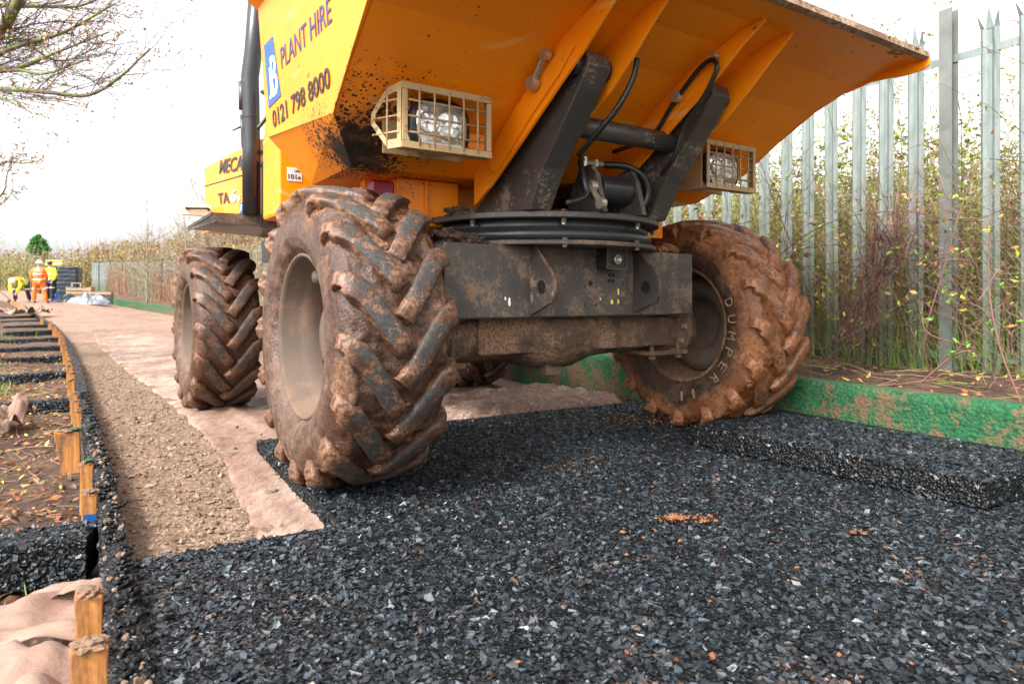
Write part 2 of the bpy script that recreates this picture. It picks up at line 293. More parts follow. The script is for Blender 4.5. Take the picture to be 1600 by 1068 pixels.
# ------------------------------------------------------------------ mesh helpers
def link(o, parent=None, **props):
    COL.objects.link(o)
    if parent: o.parent = parent
    for k, v in props.items(): o[k] = v
    return o
def tag(o, label, cat=None, group=None, kind=None):
    if label: o['label'] = label
    if cat: o['category'] = cat
    if group: o['group'] = group
    if kind: o['kind'] = kind
    return o
def empty(name, loc=(0, 0, 0), rz=0, parent=None):
    o = bpy.data.objects.new(name, None); o.location = loc; o.rotation_euler = (0, 0, rz); o.empty_display_size = .2
    COL.objects.link(o)
    if parent: o.parent = parent
    return o
class G:
    def __init__(s): s.v = []; s.f = []
    def add(s, V, F):
        k = len(s.v); s.v += [tuple(p) for p in V]; s.f += [tuple(i + k for i in f) for f in F]; return s
    def box(s, c, d, rot=None):
        V = [Vector((x * d[0] / 2, y * d[1] / 2, z * d[2] / 2)) for x in (-1, 1) for y in (-1, 1) for z in (-1, 1)]
        if rot: V = [rot @ p for p in V]
        V = [p + Vector(c) for p in V]
        return s.add(V, [(0, 1, 3, 2), (4, 6, 7, 5), (0, 4, 5, 1), (2, 3, 7, 6), (0, 2, 6, 4), (1, 5, 7, 3)])
    def bar(s, a, b, w, h=None, up=(0, 0, 1)):
        a, b = Vector(a), Vector(b); d = (b - a); L = d.length; d.normalize(); u = Vector(up)
        if abs(d.dot(u)) > .98: u = Vector((1, 0, 0))
        x = d.cross(u).normalized(); z = x.cross(d); h = h or w
        V = [p + x * (sx * w / 2) + z * (sz * h / 2) for p in (a, b) for sx, sz in ((-1, -1), (1, -1), (1, 1), (-1, 1))]
        return s.add(V, [(0, 1, 2, 3), (7, 6, 5, 4), (0, 4, 5, 1), (1, 5, 6, 2), (2, 6, 7, 3), (3, 7, 4, 0)])
    def prism(s, pts, vec):
        n = len(pts); v = Vector(vec)
        V = [Vector(p) for p in pts]; V += [p + v for p in V]
        return s.add(V, [tuple(range(n))[::-1], tuple(range(n, 2 * n))] + [(i, (i + 1) % n, n + (i + 1) % n, n + i) for i in range(n)])
    def tube(s, path, r, n=8, cap=True):
        P = [Vector(p) for p in path]; m = len(P)
        rr = r if isinstance(r, (list, tuple)) else [r] * m
        V = []; ref = None
        for i, p in enumerate(P):
            t = (P[min(i + 1, m - 1)] - P[max(i - 1, 0)]).normalized()
            if ref is None:
                ref = Vector((0, 0, 1)) if abs(t.z) < .9 else Vector((1, 0, 0))
            x = (ref - t * ref.dot(t)).normalized(); y = t.cross(x); ref = x
            V += [p + (x * math.cos(2 * math.pi * k / n) + y * math.sin(2 * math.pi * k / n)) * rr[i] for k in range(n)]
        F = [(i * n + k, i * n + (k + 1) % n, (i + 1) * n + (k + 1) % n, (i + 1) * n + k) for i in range(m - 1) for k in range(n)]
        if cap: F += [tuple(range(n))[::-1], tuple((m - 1) * n + k for k in range(n))]
        return s.add(V, F)
    def lathe(s, prof, n=48, axis='x', c=(0, 0, 0), close=False):
        V = []
        for (r, t) in prof:
            for k in range(n):
                a = 2 * math.pi * k / n
                if axis == 'x': V.append((c[0] + t, c[1] + r * math.cos(a), c[2] + r * math.sin(a)))
                elif axis == 'z': V.append((c[0] + r * math.cos(a), c[1] + r * math.sin(a), c[2] + t))
                else: V.append((c[0] + r * math.cos(a), c[1] + t, c[2] + r * math.sin(a)))
        m = len(prof); F = []
        for i in range(m if close else m - 1):
            j = (i + 1) % m
            F += [(i * n + k, i * n + (k + 1) % n, j * n + (k + 1) % n, j * n + k) for k in range(n)]
        return s.add(V, F)
    def blob(s, c, r, amp=.3, seed=0, n=2):
        c = Vector(c); r = Vector(r) if not isinstance(r, (int, float)) else Vector((r, r, r))
        st, sg = 5 + 3 * n, 8 + 4 * n; V = []
        for i in range(st + 1):
            for j in range(sg):
                th = math.pi * i / st; ph = 2 * math.pi * j / sg
                d = Vector((math.sin(th) * math.cos(ph), math.sin(th) * math.sin(ph), math.cos(th)))
                k = 1 + amp * noise.fractal(d * 1.8 + Vector((seed * 3.1, seed, 0)), 1., 2., 4)
                V.append(c + Vector((d.x * r.x, d.y * r.y, d.z * r.z)) * k)
        F = [(i * sg + j, i * sg + (j + 1) % sg, (i + 1) * sg + (j + 1) % sg, (i + 1) * sg + j) for i in range(st) for j in range(sg)]
        return s.add(V, F)
    def build(s, name, m, parent=None, smooth=False, bevel=0, **props):
        me = bpy.data.meshes.new(name); me.from_pydata(s.v, [], s.f); me.validate(); me.update()
        me.materials.append(M[m] if isinstance(m, str) else m)
        me.polygons.foreach_set('use_smooth', [bool(smooth)] * len(me.polygons))
        o = bpy.data.objects.new(name, me); link(o, parent, **props)
        if bevel:
            bv = o.modifiers.new('b', 'BEVEL'); bv.width = bevel; bv.segments = 2; bv.limit_method = 'ANGLE'; bv.angle_limit = R(35)
        return o
def fm(name, V, T, m, parent=None, smooth=False, **props):
    # fast triangle / quad mesh from numpy arrays
    V = np.asarray(V, np.float32).reshape(-1, 3); T = np.asarray(T, np.int32); k = T.shape[1]
    me = bpy.data.meshes.new(name); me.vertices.add(len(V)); me.vertices.foreach_set('co', V.ravel())
    me.loops.add(T.size); me.loops.foreach_set('vertex_index', T.ravel())
    me.polygons.add(len(T)); me.polygons.foreach_set('loop_start', np.arange(0, T.size, k, dtype=np.int32))
    me.polygons.foreach_set('use_smooth', np.full(len(T), bool(smooth)))
    me.update(calc_edges=True); me.materials.append(M[m])
    o = bpy.data.objects.new(name, me); return link(o, parent, **props)
def text(body, o, U, V, n, m, parent, name='lettering', th=.0015, bold=0.):
    # lettering laid on the parallelogram o + a*U + b*V, standing proud along n
    cu = bpy.data.curves.new('t', 'FONT'); cu.body = body; cu.offset = bold; cu.extrude = .001; cu.resolution_u = 3
    t = bpy.data.objects.new('t', cu); COL.objects.link(t)
    dg = bpy.context.evaluated_depsgraph_get(); me = bpy.data.meshes.new_from_object(t.evaluated_get(dg))
    COL.objects.unlink(t); bpy.data.objects.remove(t)
    c = [v.co.copy() for v in me.vertices]; x0 = min(p.x for p in c); x1 = max(p.x for p in c); y0 = min(p.y for p in c); y1 = max(p.y for p in c)
    o, U, V, n = Vector(o), Vector(U), Vector(V), Vector(n)
    for v in me.vertices:
        v.co = o + U * ((v.co.x - x0) / (x1 - x0)) + V * ((v.co.y - y0) / (y1 - y0)) + n * (th * (1 if v.co.z > 0 else 0) + .0008)
    me.materials.clear(); me.materials.append(M[m]); me.update()
    ob = bpy.data.objects.new(name, me); return link(ob, parent)

# ------------------------------------------------------------------ the lie of the land
def sm(t): t = min(1, max(0, t)); return t * t * (3 - 2 * t)
def xk(D): return 3.718 - .594 * D - .0056 * max(0, D - 12) ** 2          # path side of the green kerb
def zA(D): return float(np.interp(D, [0, 22, 27, 32, 40, 50, 60, 90, 400], [0, 0, .05, .15, .45, .9, 1.3, 1.8, 2.5]))
def zg(X, D): return zA(D) + .5 * sm((D - 12) / 24) * min(1, max(0, (xk(D) - X) / 3.5))
KL = [(-.21, .5), (-.77, 1.36), (-1.1, 1.89), (-1.46, 2.46), (-2.06, 3.36), (-2.73, 4.36), (-3.95, 6.21), (-7.03, 10.77), (-10.26, 15.31), (-13.57, 19.56), (-16.65, 23.44), (-20.95, 28.65), (-26., 34.)]
def xl(D): return float(np.interp(D, [-3.] + [p[1] for p in KL] + [60, 90], [2.1] + [p[0] for p in KL] + [-55, -95]))
NX, NY = .863, .505            # across the path
def uv(u, v): return (NX * u - NY * v, NY * u + NX * v)   # u across (0 at black kerb), v along

def zleft(X, D):
    t = xl(D) - X
    g = zg(xl(D), D)
    zz = g - .155 + .075 * sm((D - 2.6) / 1.6) + .055 * noise.fractal(Vector((X * .9, D * .9, 0)), 1, 2, 4) * min(1, t * 3 + .2)
    if t > 1.1: zz += (t - 1.1) * .16 * min(1, D / 6)
    return zz
def zright(X, D):
    t = X - xk(D) - .1
    return zA(D) + .235 + .03 * noise.fractal(Vector((X * 1.3, D * 1.3, 5)), 1, 2, 4) + (.05 * min(t, 3) if t > 0 else 0)
Ds = list(np.arange(-1.5, 9, .12)) + list(np.arange(9, 24, .4)) + list(np.arange(24, 62, 1.2))
def strip(name, cols, zf, m, **props):
    V = []; n = None
    for D in Ds:
        xs = cols(D); n = len(xs)
        V += [(X, D, zf(X, D)) for X in xs]
    F = [(i * n + j, i * n + j + 1, (i + 1) * n + j + 1, (i + 1) * n + j) for i in range(len(Ds) - 1) for j in range(n - 1)]
    return fm(name, V, F, m, smooth=True, **props)
far = lambda D: zA(D) - .45
V = []; xs = [-600, -250, -120, -60, -30, -10, 0, 10, 30, 60, 150, 500]; ys = [-60, -20, 0, 10, 20, 30, 40, 50, 60, 90, 150, 300, 700]
for y in ys: V += [(x_, y, far(min(y, 400) if y > 0 else 0)) for x_ in xs]
n = len(xs)
fm('ground', V, [(i * n + j, i * n + j + 1, (i + 1) * n + j + 1, (i + 1) * n + j) for i in range(len(ys) - 1) for j in range(n - 1)], 'field', kind='structure', label='rough open ground reaching the horizon beyond the hedges')
strip('path', lambda D: [xl(D) + .02 + (xk(D) + .04 - xl(D)) * i / 40 for i in range(41)], lambda X, D: zg(X, D) - .085 + .012 * noise.fractal(Vector((X, D * .6, 9)), 1, 2, 4), 'path', kind='structure', label='trodden pinkish mud path curving away to the left')
strip('left_verge', lambda D: [xl(D) - .03 - (0, .1, .2, .35, .5, .7, .9, 1.2, 1.6, 2.2, 3, 4, 6, 9, 14, 25)[i] for i in range(15, -1, -1)], zleft, 'soil', kind='structure', label='dark leafy soil left of the black kerb')
strip('right_verge', lambda D: [xk(D) + .10 + (0, .1, .2, .35, .5, .7, .9, 1.2, 1.6, 2.2, 3, 5, 9, 20)[i] for i in range(14)], zright, 'soil', kind='structure', label='brown leaf littered soil along the foot of the steel fence')

# subsoil strip between the black kerb and the sheet
GE = [(-.30, 1.2), (-.60, 1.8), (-.863, 2.275), (-1.466, 3.4), (-2.4, 4.83), (-3.93, 6.99), (-6.3, 10.4), (-9.2, 15)]
def xge(D): return float(np.interp(D, [p[1] for p in GE], [p[0] for p in GE])) + .016 * noise.noise(Vector((D * 1.1, 3, 0)))
V = []; rows = list(np.arange(.9, 12.6, .06)); nc = 26
for D in rows:
    a, c_ = xl(D) + .02, xge(D) + .25
    for j in range(nc):
        X = a + (c_ - a) * j / (nc - 1)
        V.append((X, D, -.066 + .022 * noise.fractal(Vector((X * 6, D * 6, 2)), .8, 2, 5) - .05 * sm((D - 11) / 1.5) - .03 * sm((j - 20) / 5)))
fm('subsoil_strip', V, [(i * nc + j, i * nc + j + 1, (i + 1) * nc + j + 1, (i + 1) * nc + j) for i in range(len(rows) - 1) for j in range(nc - 1)], 'subsoil', smooth=True, kind='structure', label='strip of crumbly beige subsoil beside the black kerb')

# geotextile
V = []; rows = list(np.arange(1.0, 15, .06)); nc = 70
for D in rows:
    a, c_ = xge(D), xk(D) - .03
    for j in range(nc):
        t = j / (nc - 1); X = a + (c_ - a) * (t ** 1.25)
        u = NX * X + NY * D; v = -NY * X + NX * D
        wr = .010 * noise.noise(Vector((u * 9, v * 1.1, 0))) + .006 * noise.noise(Vector((u * 22, v * 3, 4)))
        fold = .022 * math.exp(-((u - .72 - .05 * math.sin(v * 2)) / .045) ** 2) * sm((v - 1.9) / .5) * sm((6.2 - v) / 1)
        V.append((X, D, -.058 + wr + fold + (-.012 * sm((D - 8) / 5)) - (.012 if j == 0 else 0)))
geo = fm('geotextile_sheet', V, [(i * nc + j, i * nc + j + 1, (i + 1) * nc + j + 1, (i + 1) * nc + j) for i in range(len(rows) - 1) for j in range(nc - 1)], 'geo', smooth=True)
tag(geo, 'pale mud stained geotextile sheet spread along the path under the dumper wheels', 'sheet')
# crumpled part behind the mats, right
V = []; nr, nc = 60, 110
for i in range(nr):
    for j in range(nc):
        v = 3.62 + 1.05 * i / (nr - 1); u = 1.75 + 1.35 * j / (nc - 1); x_, y_ = uv(u, v)
        r_ = noise.noise(Vector((u * 2, v * 9 + 2.5 * noise.noise(Vector((u * 3, v * 3, 0))), 1)))
        r2 = 1 - abs(noise.noise(Vector((u * 5 + r_, v * 16, 7)))) * 2
        e = sm(i / 6) * sm((nr - 1 - i) / 8) * sm(j / 12) * sm((nc - j) / 8)
        V.append((x_, y_, -.05 + e * (.045 + .05 * r_ + .028 * r2)))
cs = fm('crumpled_sheet', V, [(i * nc + j, i * nc + j + 1, (i + 1) * nc + j + 1, (i + 1) * nc + j) for i in range(nr - 1) for j in range(nc - 1)], 'geo_dark', smooth=True)
tag(cs, 'crumpled muddy sheet bunched up on the ground beneath the axle behind the mats', 'sheet')

# ------------------------------------------------------------------ rubber shreds
def chips(name, patches, m, parent, smin=.006, smax=.013, tilt=.36, cover=1.5, lift=.003, fade=None):
    # patches: (origin, e1, e2, normal); shreds of torn rubber, each a small irregular five-sided flake with a back
    VV = []; TT = []; k = 0
    base = np.array([[0, 1, 2], [0, 2, 3], [0, 3, 4], [1, 0, 5], [2, 1, 5], [3, 2, 5], [4, 3, 5], [0, 4, 5]])
    for (o, e1, e2, nn) in patches:
        o, e1, e2, nn = map(np.array, (o, e1, e2, nn)); nn = nn / np.linalg.norm(nn)
        A = np.linalg.norm(np.cross(e1, e2)); ms = (smin + smax) / 2
        N = int(A / (ms * ms * 1.7) * cover)
        if N < 4: continue
        a = rng.random(N)[:, None]; b_ = rng.random(N)[:, None]
        c = o + a * e1 + b_ * e2
        s = (smin + (smax - smin) * rng.random(N) ** 2.3)[:, None]
        if fade is not None: s = s * (1 + fade * np.clip(np.linalg.norm(c[:, :2], axis=1) - 1.4, 0, 3))[:, None]
        tx = e1 / np.linalg.norm(e1); ty = np.cross(nn, tx)
        nv = nn + tx * rng.normal(0, tilt, (N, 1)) + ty * rng.normal(0, tilt, (N, 1)); nv /= np.linalg.norm(nv, axis=1)[:, None]
        rnd = rng.normal(size=(N, 3)); x = rnd - nv * (rnd * nv).sum(1)[:, None]; x /= np.linalg.norm(x, axis=1)[:, None]; y = np.cross(nv, x)
        asp = (.45 + .5 * rng.random(N))[:, None]
        h = (rng.random(N)[:, None] * lift * 1.6)
        vs = []
        for q in range(5):
            an = 2 * np.pi * q / 5 + rng.uniform(-.45, .45, (N, 1)); rr = s * rng.uniform(.6, 1.15, (N, 1))
            vs.append(c + nn * h + x * np.cos(an) * rr + y * np.sin(an) * rr * asp + nv * rng.uniform(-.22, .22, (N, 1)) * s)
        vs.append(c + nn * h - nv * s * rng.uniform(.35, .9, (N, 1)))
        V = np.stack(vs, 1).reshape(-1, 3); T = (base[None] + (np.arange(N) * 6)[:, None, None]).reshape(-1, 3) + k
        VV.append(V); TT.append(T); k += len(V)
    return fm(name, np.concatenate(VV), np.concatenate(TT), m, parent, kind='stuff')

def slab(name, u0, u1, v0, v1, z0, z1, label, faces='T', rot=0., cov=2.0, cat='rubber mat', group=None, smx=.0165, uvpts=None):
    P = uvpts or [(u0, v0), (u1, v0), (u1, v1), (u0, v1)]
    W = [uv(*p) for p in P]; cx_ = sum(p[0] for p in W) / 4; cy_ = sum(p[1] for p in W) / 4
    r = empty(name, (cx_, cy_, z0))
    L = [(p[0] - cx_, p[1] - cy_) for p in W]
    G().prism([(*p, 0) for p in L], (0, 0, z1 - z0 - .005)).build('core', 'rub_base', r, bevel=.004)
    pt = []; sd_p = []; H = z1 - z0 - .005
    def q(i): return np.array([L[i][0], L[i][1], 0.])
    if 'T' in faces: pt.append((q(0) + [0, 0, H], q(1) - q(0), q(3) - q(0), (0, 0, 1)))
    for ch, (i, j) in {'F': (0, 1), 'R': (1, 2), 'B': (2, 3), 'L': (3, 0)}.items():
        if ch in faces:
            e = q(j) - q(i); nn = np.cross(e, [0, 0, 1]); sd_p.append((q(i), e, np.array([0, 0, H - .004]), nn))
    # chips() positions use local coordinates; distance fading needs world ones
    o = chips('rubber_shreds', [((p[0][0], p[0][1], p[0][2]), p[1], p[2], p[3]) for p in pt], 'chips', r, smin=.005, smax=smx, cover=cov)
    if sd_p: chips('edge_shreds', sd_p, 'chips_shaded', r, smin=.005, smax=.016, tilt=.55, cover=1.0, lift=.001)
    return tag(r, label, cat, group)
slab('rubber_mat', .03, 1.209, .35, 2.13, -.085, 0, 'black shredded rubber mat at lower left, its far edge against the beige subsoil', 'TBL', group='black rubber mats laid on the path')
slab('rubber_mat', 1.221, 2.44, .35, 2.13, -.085, -.001, 'black shredded rubber mat in the foreground, right of the long seam', 'TB', group='black rubber mats laid on the path')
slab('rubber_mat', 2.446, 3.17, .35, 2.13, -.085, 0, 'black rubber mat at lower right lying partly under the raised mat', 'T', cov=2.1, group='black rubber mats laid on the path')
slab('rubber_mat', .62, 1.88, 2.138, 3.58, -.085, 0, 'black rubber mat underneath the left front wheel of the dumper', 'TFLB', cov=2.1, group='black rubber mats laid on the path')
slab('rubber_mat', 1.888, 3.15, 2.138, 3.59, -.085, -.001, 'muddy black rubber mat reaching under the right front wheel of the dumper', 'TB', cov=2.1, group='black rubber mats laid on the path')
slab('rubber_mat', .03, 3.17, -1.2, .342, -.085, 0, 'black rubber mat nearest the viewer, at the bottom of the view', 'T', cov=1.0, group='black rubber mats laid on the path')
slab('raised_rubber_mat', 2.47, 3.165, 1.17, 2.40, .004, .098, 'thick black rubber mat laid on top of the others against the green kerb', 'TFL', uvpts=[(2.515, 1.17), (3.165, 1.15), (3.165, 2.62), (2.425, 2.40)], cov=2.3, group='black rubber mats laid on the path')

# ------------------------------------------------------------------ kerbs
def kerb_mesh(Dlist, x0f, x1f, zb, zt, amp, seed, m, name, sub=8):
    V = []; prof = []
    for D in Dlist:
        a, b_ = x0f(D), x1f(D); z0, z1 = zb(D), zt(D)
        nside = sub; pts = []
        for i in range(nside + 1): pts.append((a, z0 + (z1 - z0) * i / nside))
        for i in range(1, 6): pts.append((a + (b_ - a) * i / 6, z1))
        for i in range(nside + 1): pts.append((b_, z1 - (z1 - z0) * i / nside))
        n = len(pts); prof = pts
        for q, (x_, z_) in enumerate(pts):
            d = noise.noise_vector(Vector((x_ * 14, D * 14, z_ * 14 + seed))) * amp + noise.noise_vector(Vector((x_ * 45, D * 45, z_ * 45 + seed))) * amp * .6
            V.append((x_ + d.x, D, z_ + (d.z * .7 if z_ > z0 + .01 else 0)))
    n = len(prof)
    return V, [(i * n + j, i * n + j + 1, (i + 1) * n + j + 1, (i + 1) * n + j) for i in range(len(Dlist) - 1) for j in range(n - 1)]
dl = list(np.arange(.6, 6, .025)) + list(np.arange(6, 14, .12)) + list(np.arange(14, 41, .5))
V, F = kerb_mesh(dl, lambda D: xk(D), lambda D: xk(D) + .125, lambda D: zA(D) - .1, lambda D: zA(D) + .27, .0032, 3, 'green', 'green_kerb')
tag(fm('green_kerb', V, F, 'green', smooth=True), 'green rubber crumb kerb running along the right side of the path below the fence', 'kerb')
# black edging, left
dl = list(np.arange(.75, 5, .018)) + list(np.arange(5, 12, .08)) + list(np.arange(12, 30, .4))
zk = lambda D: zg(xl(D), D) + .03
V, F = kerb_mesh(dl, lambda D: xl(D) - .036, lambda D: xl(D) + .036, lambda D: zk(D) - .24, zk, .004, 11, 'rub', 'black_kerb', 6)
bk = empty('black_kerb', (0, 0, 0))
fm('core', V, F, 'rub_base', bk, smooth=True)
tag(bk, 'black recycled rubber edging strip curving along the left side of the path', 'kerb')
pts = []
for i in range(len(dl) - 1):
    D0, D1 = dl[i], dl[i + 1]
    if D0 > 13: break
    if i % 6: continue
    D1 = dl[min(i + 6, len(dl) - 1)]
    a = np.array([xl(D0), D0, zk(D0)]); e = np.array([xl(D1) - xl(D0), D1 - D0, zk(D1) - zk(D0)])
    pts.append((a + [-.036, 0, -.002], e, np.array([.072, 0, 0]), (0, 0, 1)))
    pts.append((a + [.036, 0, -.10], e, np.array([0, 0, .10]), (1, .6, 0)))
    if D0 < 9: pts.append((a + [-.036, 0, -.16], e, np.array([0, 0, .16]), (-1, -.6, 0)))
chips('rubber_shreds', pts, 'chips_dirty', bk, .003, .009, .5, .5, .002)
# squeezed coils of rubber along its top
g = G()
for i in range(46):
    D = .95 + i * .045 * (1 + i * .02); x_ = xl(D) + random.uniform(-.022, .022); z_ = zk(D) + .004
    a0 = random.uniform(0, 6); rr = random.uniform(.012, .026); st = random.choice((-1, 1))
    path = [(x_ + rr * (1 - .5 * k / 8) * math.cos(a0 + st * k * .75), D + rr * 1.4 * math.sin(a0 + st * k * .75) + k * .004, z_ + .002 * math.sin(k)) for k in range(9)]
    g.tube(path, [.003] + [.006] * 7 + [.003], 6)
g.build('coil', 'rub_base', bk, smooth=True, kind='stuff')
g = G()
for i in range(90):
    D = random.uniform(1., 3.4); g.blob((xl(D) + random.uniform(-.03, .03), D, zk(D) + .002), random.uniform(.003, .008) * random.choice((1, 1, 1.5)), .6, i, 0)
g.build('soil_crumbs', 'crumb', bk, kind='stuff')

# crosswise rubber beams behind the kerb
bl = ['nearest black rubber crossbeam, meeting the kerb at the left edge of the view', 'second black rubber crossbeam from the viewer, behind the leaf litter', 'third black rubber crossbeam, beyond the brown bag', 'fourth black rubber crossbeam along the kerb', 'fifth black rubber crossbeam along the kerb', 'sixth black rubber crossbeam along the kerb', 'seventh black rubber crossbeam along the kerb', 'eighth black rubber crossbeam, between small pegs', 'ninth black rubber crossbeam, near the crumpled paper', 'farthest black rubber crossbeam of the row']
for i, (D, dr) in enumerate([(2.10, .55), (4.75, .9), (6.6, .95), (8.35, .95), (10.0, .95), (11.9, .95), (14.2, .95), (16.3, .95), (18.4, .95), (20.4, .95)]):
    xr = xl(D) - .055; z1 = zg(xl(D), D) + (0 if i < 2 else -.012); Lg = 1.3 if i < 2 else (.95 if i < 3 else .85)
    wd = .17 if i == 0 else .15
    r = empty('rubber_crossbeam', (xr, D, z1 - .13), math.atan2(-math.sin(dr * .62), -math.cos(dr * .62)))
    dz = -.02
    H = .13
    c8 = [(0, -wd / 2, 0), (Lg, -wd / 2, dz), (Lg, wd / 2, dz), (0, wd / 2, 0)]
    G().add(c8 + [(a_[0], a_[1], a_[2] + H) for a_ in c8], [(3, 2, 1, 0), (4, 5, 6, 7), (0, 1, 5, 4), (1, 2, 6, 5), (2, 3, 7, 6), (3, 0, 4, 7)]).build('core', 'rub_base', r, bevel=.006)
    q = np.array([0, -wd / 2, H]); e1 = np.array([Lg, 0, dz]); e2 = np.array([0, wd, 0.])
    s0, s1 = (.006, .015) if i < 2 else (.011, .024)
    if i < 8: chips('rubber_shreds', [(q, e1, e2, (0, 0, 1)), (q + e2 - [0, 0, H], e1, np.array([0, 0, H]), (0, 1, 0)), (q - [0, 0, H], e1, np.array([0, 0, H]), (0, -1, 0))], 'chips', r, s0, s1, .45, 1.3)
    tag(r, bl[i], 'rubber beam', 'black rubber crossbeams left of the kerb')

# timber pegs against the kerb
pegs = [(1.30, .075, .05, 'nearest timber peg at the bottom of the view, its top splintered by hammering'), (1.52, .06, .055, 'timber peg with a dirt caked top just behind the nearest peg'), (2.34, .06, .03, 'timber peg with a blue stain standing by the nearest crossbeam'), (2.72, .062, .045, 'timber peg with a chipped green top between the two near crossbeams'), (3.25, .075, .09, 'tallest leaning timber peg with split top and green rubber scrap'), (3.95, .06, .05, 'timber peg just beyond the leaning split peg'), (4.6, .06, .06, 'timber peg beside the second crossbeam'), (4.28, .06, .05, 'low timber peg between the leaning split peg and the second crossbeam'), (5.75, .06, .08, 'timber peg shortly before the third crossbeam'), (6.85, .06, .08, 'timber peg shortly after the third crossbeam'), (8.1, .065, .1, 'timber peg just before the fourth crossbeam'), (9.7, .07, .11, 'timber peg just before the fifth crossbeam'), (11.2, .08, .12, 'timber peg between the fifth and sixth crossbeams'), (5.3, .06, .07, 'timber peg halfway between second and third crossbeams'), (6.3, .06, .09, 'timber peg beside the third crossbeam'), (7.4, .06, .08, 'timber peg with yellow leaf past the third crossbeam'), (8.9, .07, .1, 'timber peg past the fourth crossbeam'), (10.4, .08, .12, 'timber peg past the fifth crossbeam'), (12.0, .1, .14, 'pale stubby timber peg near the sixth crossbeam'), (13.4, .1, .14, 'small timber peg near the seventh crossbeam'), (15.5, .1, .14, 'small timber peg near the eighth crossbeam'), (17.6, .1, .14, 'farthest small timber peg by the kerb')]
for i, (D, wd, up, lab) in enumerate(pegs):
    wd *= .74; x_ = xl(D) - .040 - wd / 2; z1 = zg(xl(D), D) + .03 + up * .5; h = .32
    ln = .16 if i == 4 else random.uniform(-.05, .05)
    r = empty('timber_peg', (x_ - (.03 if i == 4 else 0), D, z1 - h), .52)
    tw = wd * (1.45 if i == 4 else 1.06)
    V = [(-wd / 2, -.022, 0), (wd / 2, -.022, 0), (wd / 2, .022, 0), (-wd / 2, .022, 0), (-tw / 2 - ln * .25, -.024, h), (tw / 2 - ln * .1, -.024, h - .004), (tw / 2 - ln * .1, .024, h), (-tw / 2 - ln * .25, .024, h + .003)]
    G().add(V, [(3, 2, 1, 0), (4, 5, 6, 7), (0, 1, 5, 4), (1, 2, 6, 5), (2, 3, 7, 6), (3, 0, 4, 7)]).build('shaft', 'wood', r, bevel=.004)
    g = G(); g.blob((-ln * .18, 0, h + .001), (tw * .50, .026, .009), .7, i * 3 + 1, 3); g.build('battered_top', 'wood_end', r)
    if i in (3, 4): G().blob((.01, -.01, h + .010), (tw * .35, .02, .006), .5, i, 1).build('green_scrap', 'green', r)
    if i == 2: G().box((0, -.0235, .235), (wd * .9, .003, .03)).build('blue_stain', 'decal_blue', r)
    tag(r, lab, 'peg', 'timber pegs holding the black kerb')
# ------------------------------------------------------------------ loose matter
def crumbs(name, pts, smin, smax, m, flat=.7, **props):
    P = np.array(pts); N = len(P)
    T0 = np.array([[0, 2, 4], [2, 1, 4], [1, 3, 4], [3, 0, 4], [2, 0, 5], [1, 2, 5], [3, 1, 5], [0, 3, 5]])
    D0 = np.array([[1, 0, 0], [-1, 0, 0], [0, 1, 0], [0, -1, 0], [0, 0, 1], [0, 0, -1]], float)
    s = (smin + (smax - smin) * rng.random(N) ** 3.)[:, None, None]
    V = D0[None] * rng.uniform(.5, 1.3, (N, 6, 3)) * s + rng.uniform(-.3, .3, (N, 6, 3)) * s; V[:, :, 2] *= flat
    q = rng.uniform(0, 6.28, N); c_, s_ = np.cos(q), np.sin(q)
    X = V[:, :, 0] * c_[:, None] - V[:, :, 1] * s_[:, None]; Y = V[:, :, 0] * s_[:, None] + V[:, :, 1] * c_[:, None]
    V = np.stack([X, Y, V[:, :, 2]], 2) + P[:, None, :]
    return fm(name, V.reshape(-1, 3), (T0[None] + (np.arange(N) * 6)[:, None, None]).reshape(-1, 3), m, None, kind='stuff', **props)
P = []
for i in range(9000):
    D = 1.1 + 6.5 * random.random() ** 1.5; a, c_ = xl(D) + .03, xge(D) - .0
    X = a + (c_ - a) * random.random()
    P.append((X, D, -.064 + .022 * noise.fractal(Vector((X * 6, D * 6, 2)), .8, 2, 5)))
crumbs('subsoil_crumbs', P, .002, .017, 'crumb', label='loose beige crumbs and clods of subsoil')
P = []
for i in range(220):
    v = random.uniform(.6, 3.5); u = random.gauss(1.9 if v > 1.6 else 1.6, .55); 
    if not .05 < u < 3.1: continue
    P.append((*uv(u, v), .006))
crumbs('dirt_on_mats', P, .003, .010, 'mudB', .6, label='small orange crumbs of mud dropped on the rubber mats')
P = []
for (u, v, n_) in ((1.55, 1.62, 60), (1.62, 1.55, 30), (1.95, 1.25, 12), (2.6, 3.0, 120), (2.75, 2.9, 90)):
    for _ in range(n_):
        P.append((*uv(u + random.gauss(0, .03 if u < 2 else .14), v + random.gauss(0, .018 if u < 2 else .1)), .01))
crumbs('mud_splats', P, .004, .012, 'mudB', .7, label='splats of orange mud on the rubber mats')
P = [(*uv(.55, 2.75), -.04), (*uv(.6, 3.0), -.04), (*uv(.52, 3.6), -.04), (*uv(.7, 3.9), -.04), (*uv(.62, 4.2), -.04)]
crumbs('pebbles', P, .012, .022, 'steel', .7, label='few dark pebbles on the pale sheet')

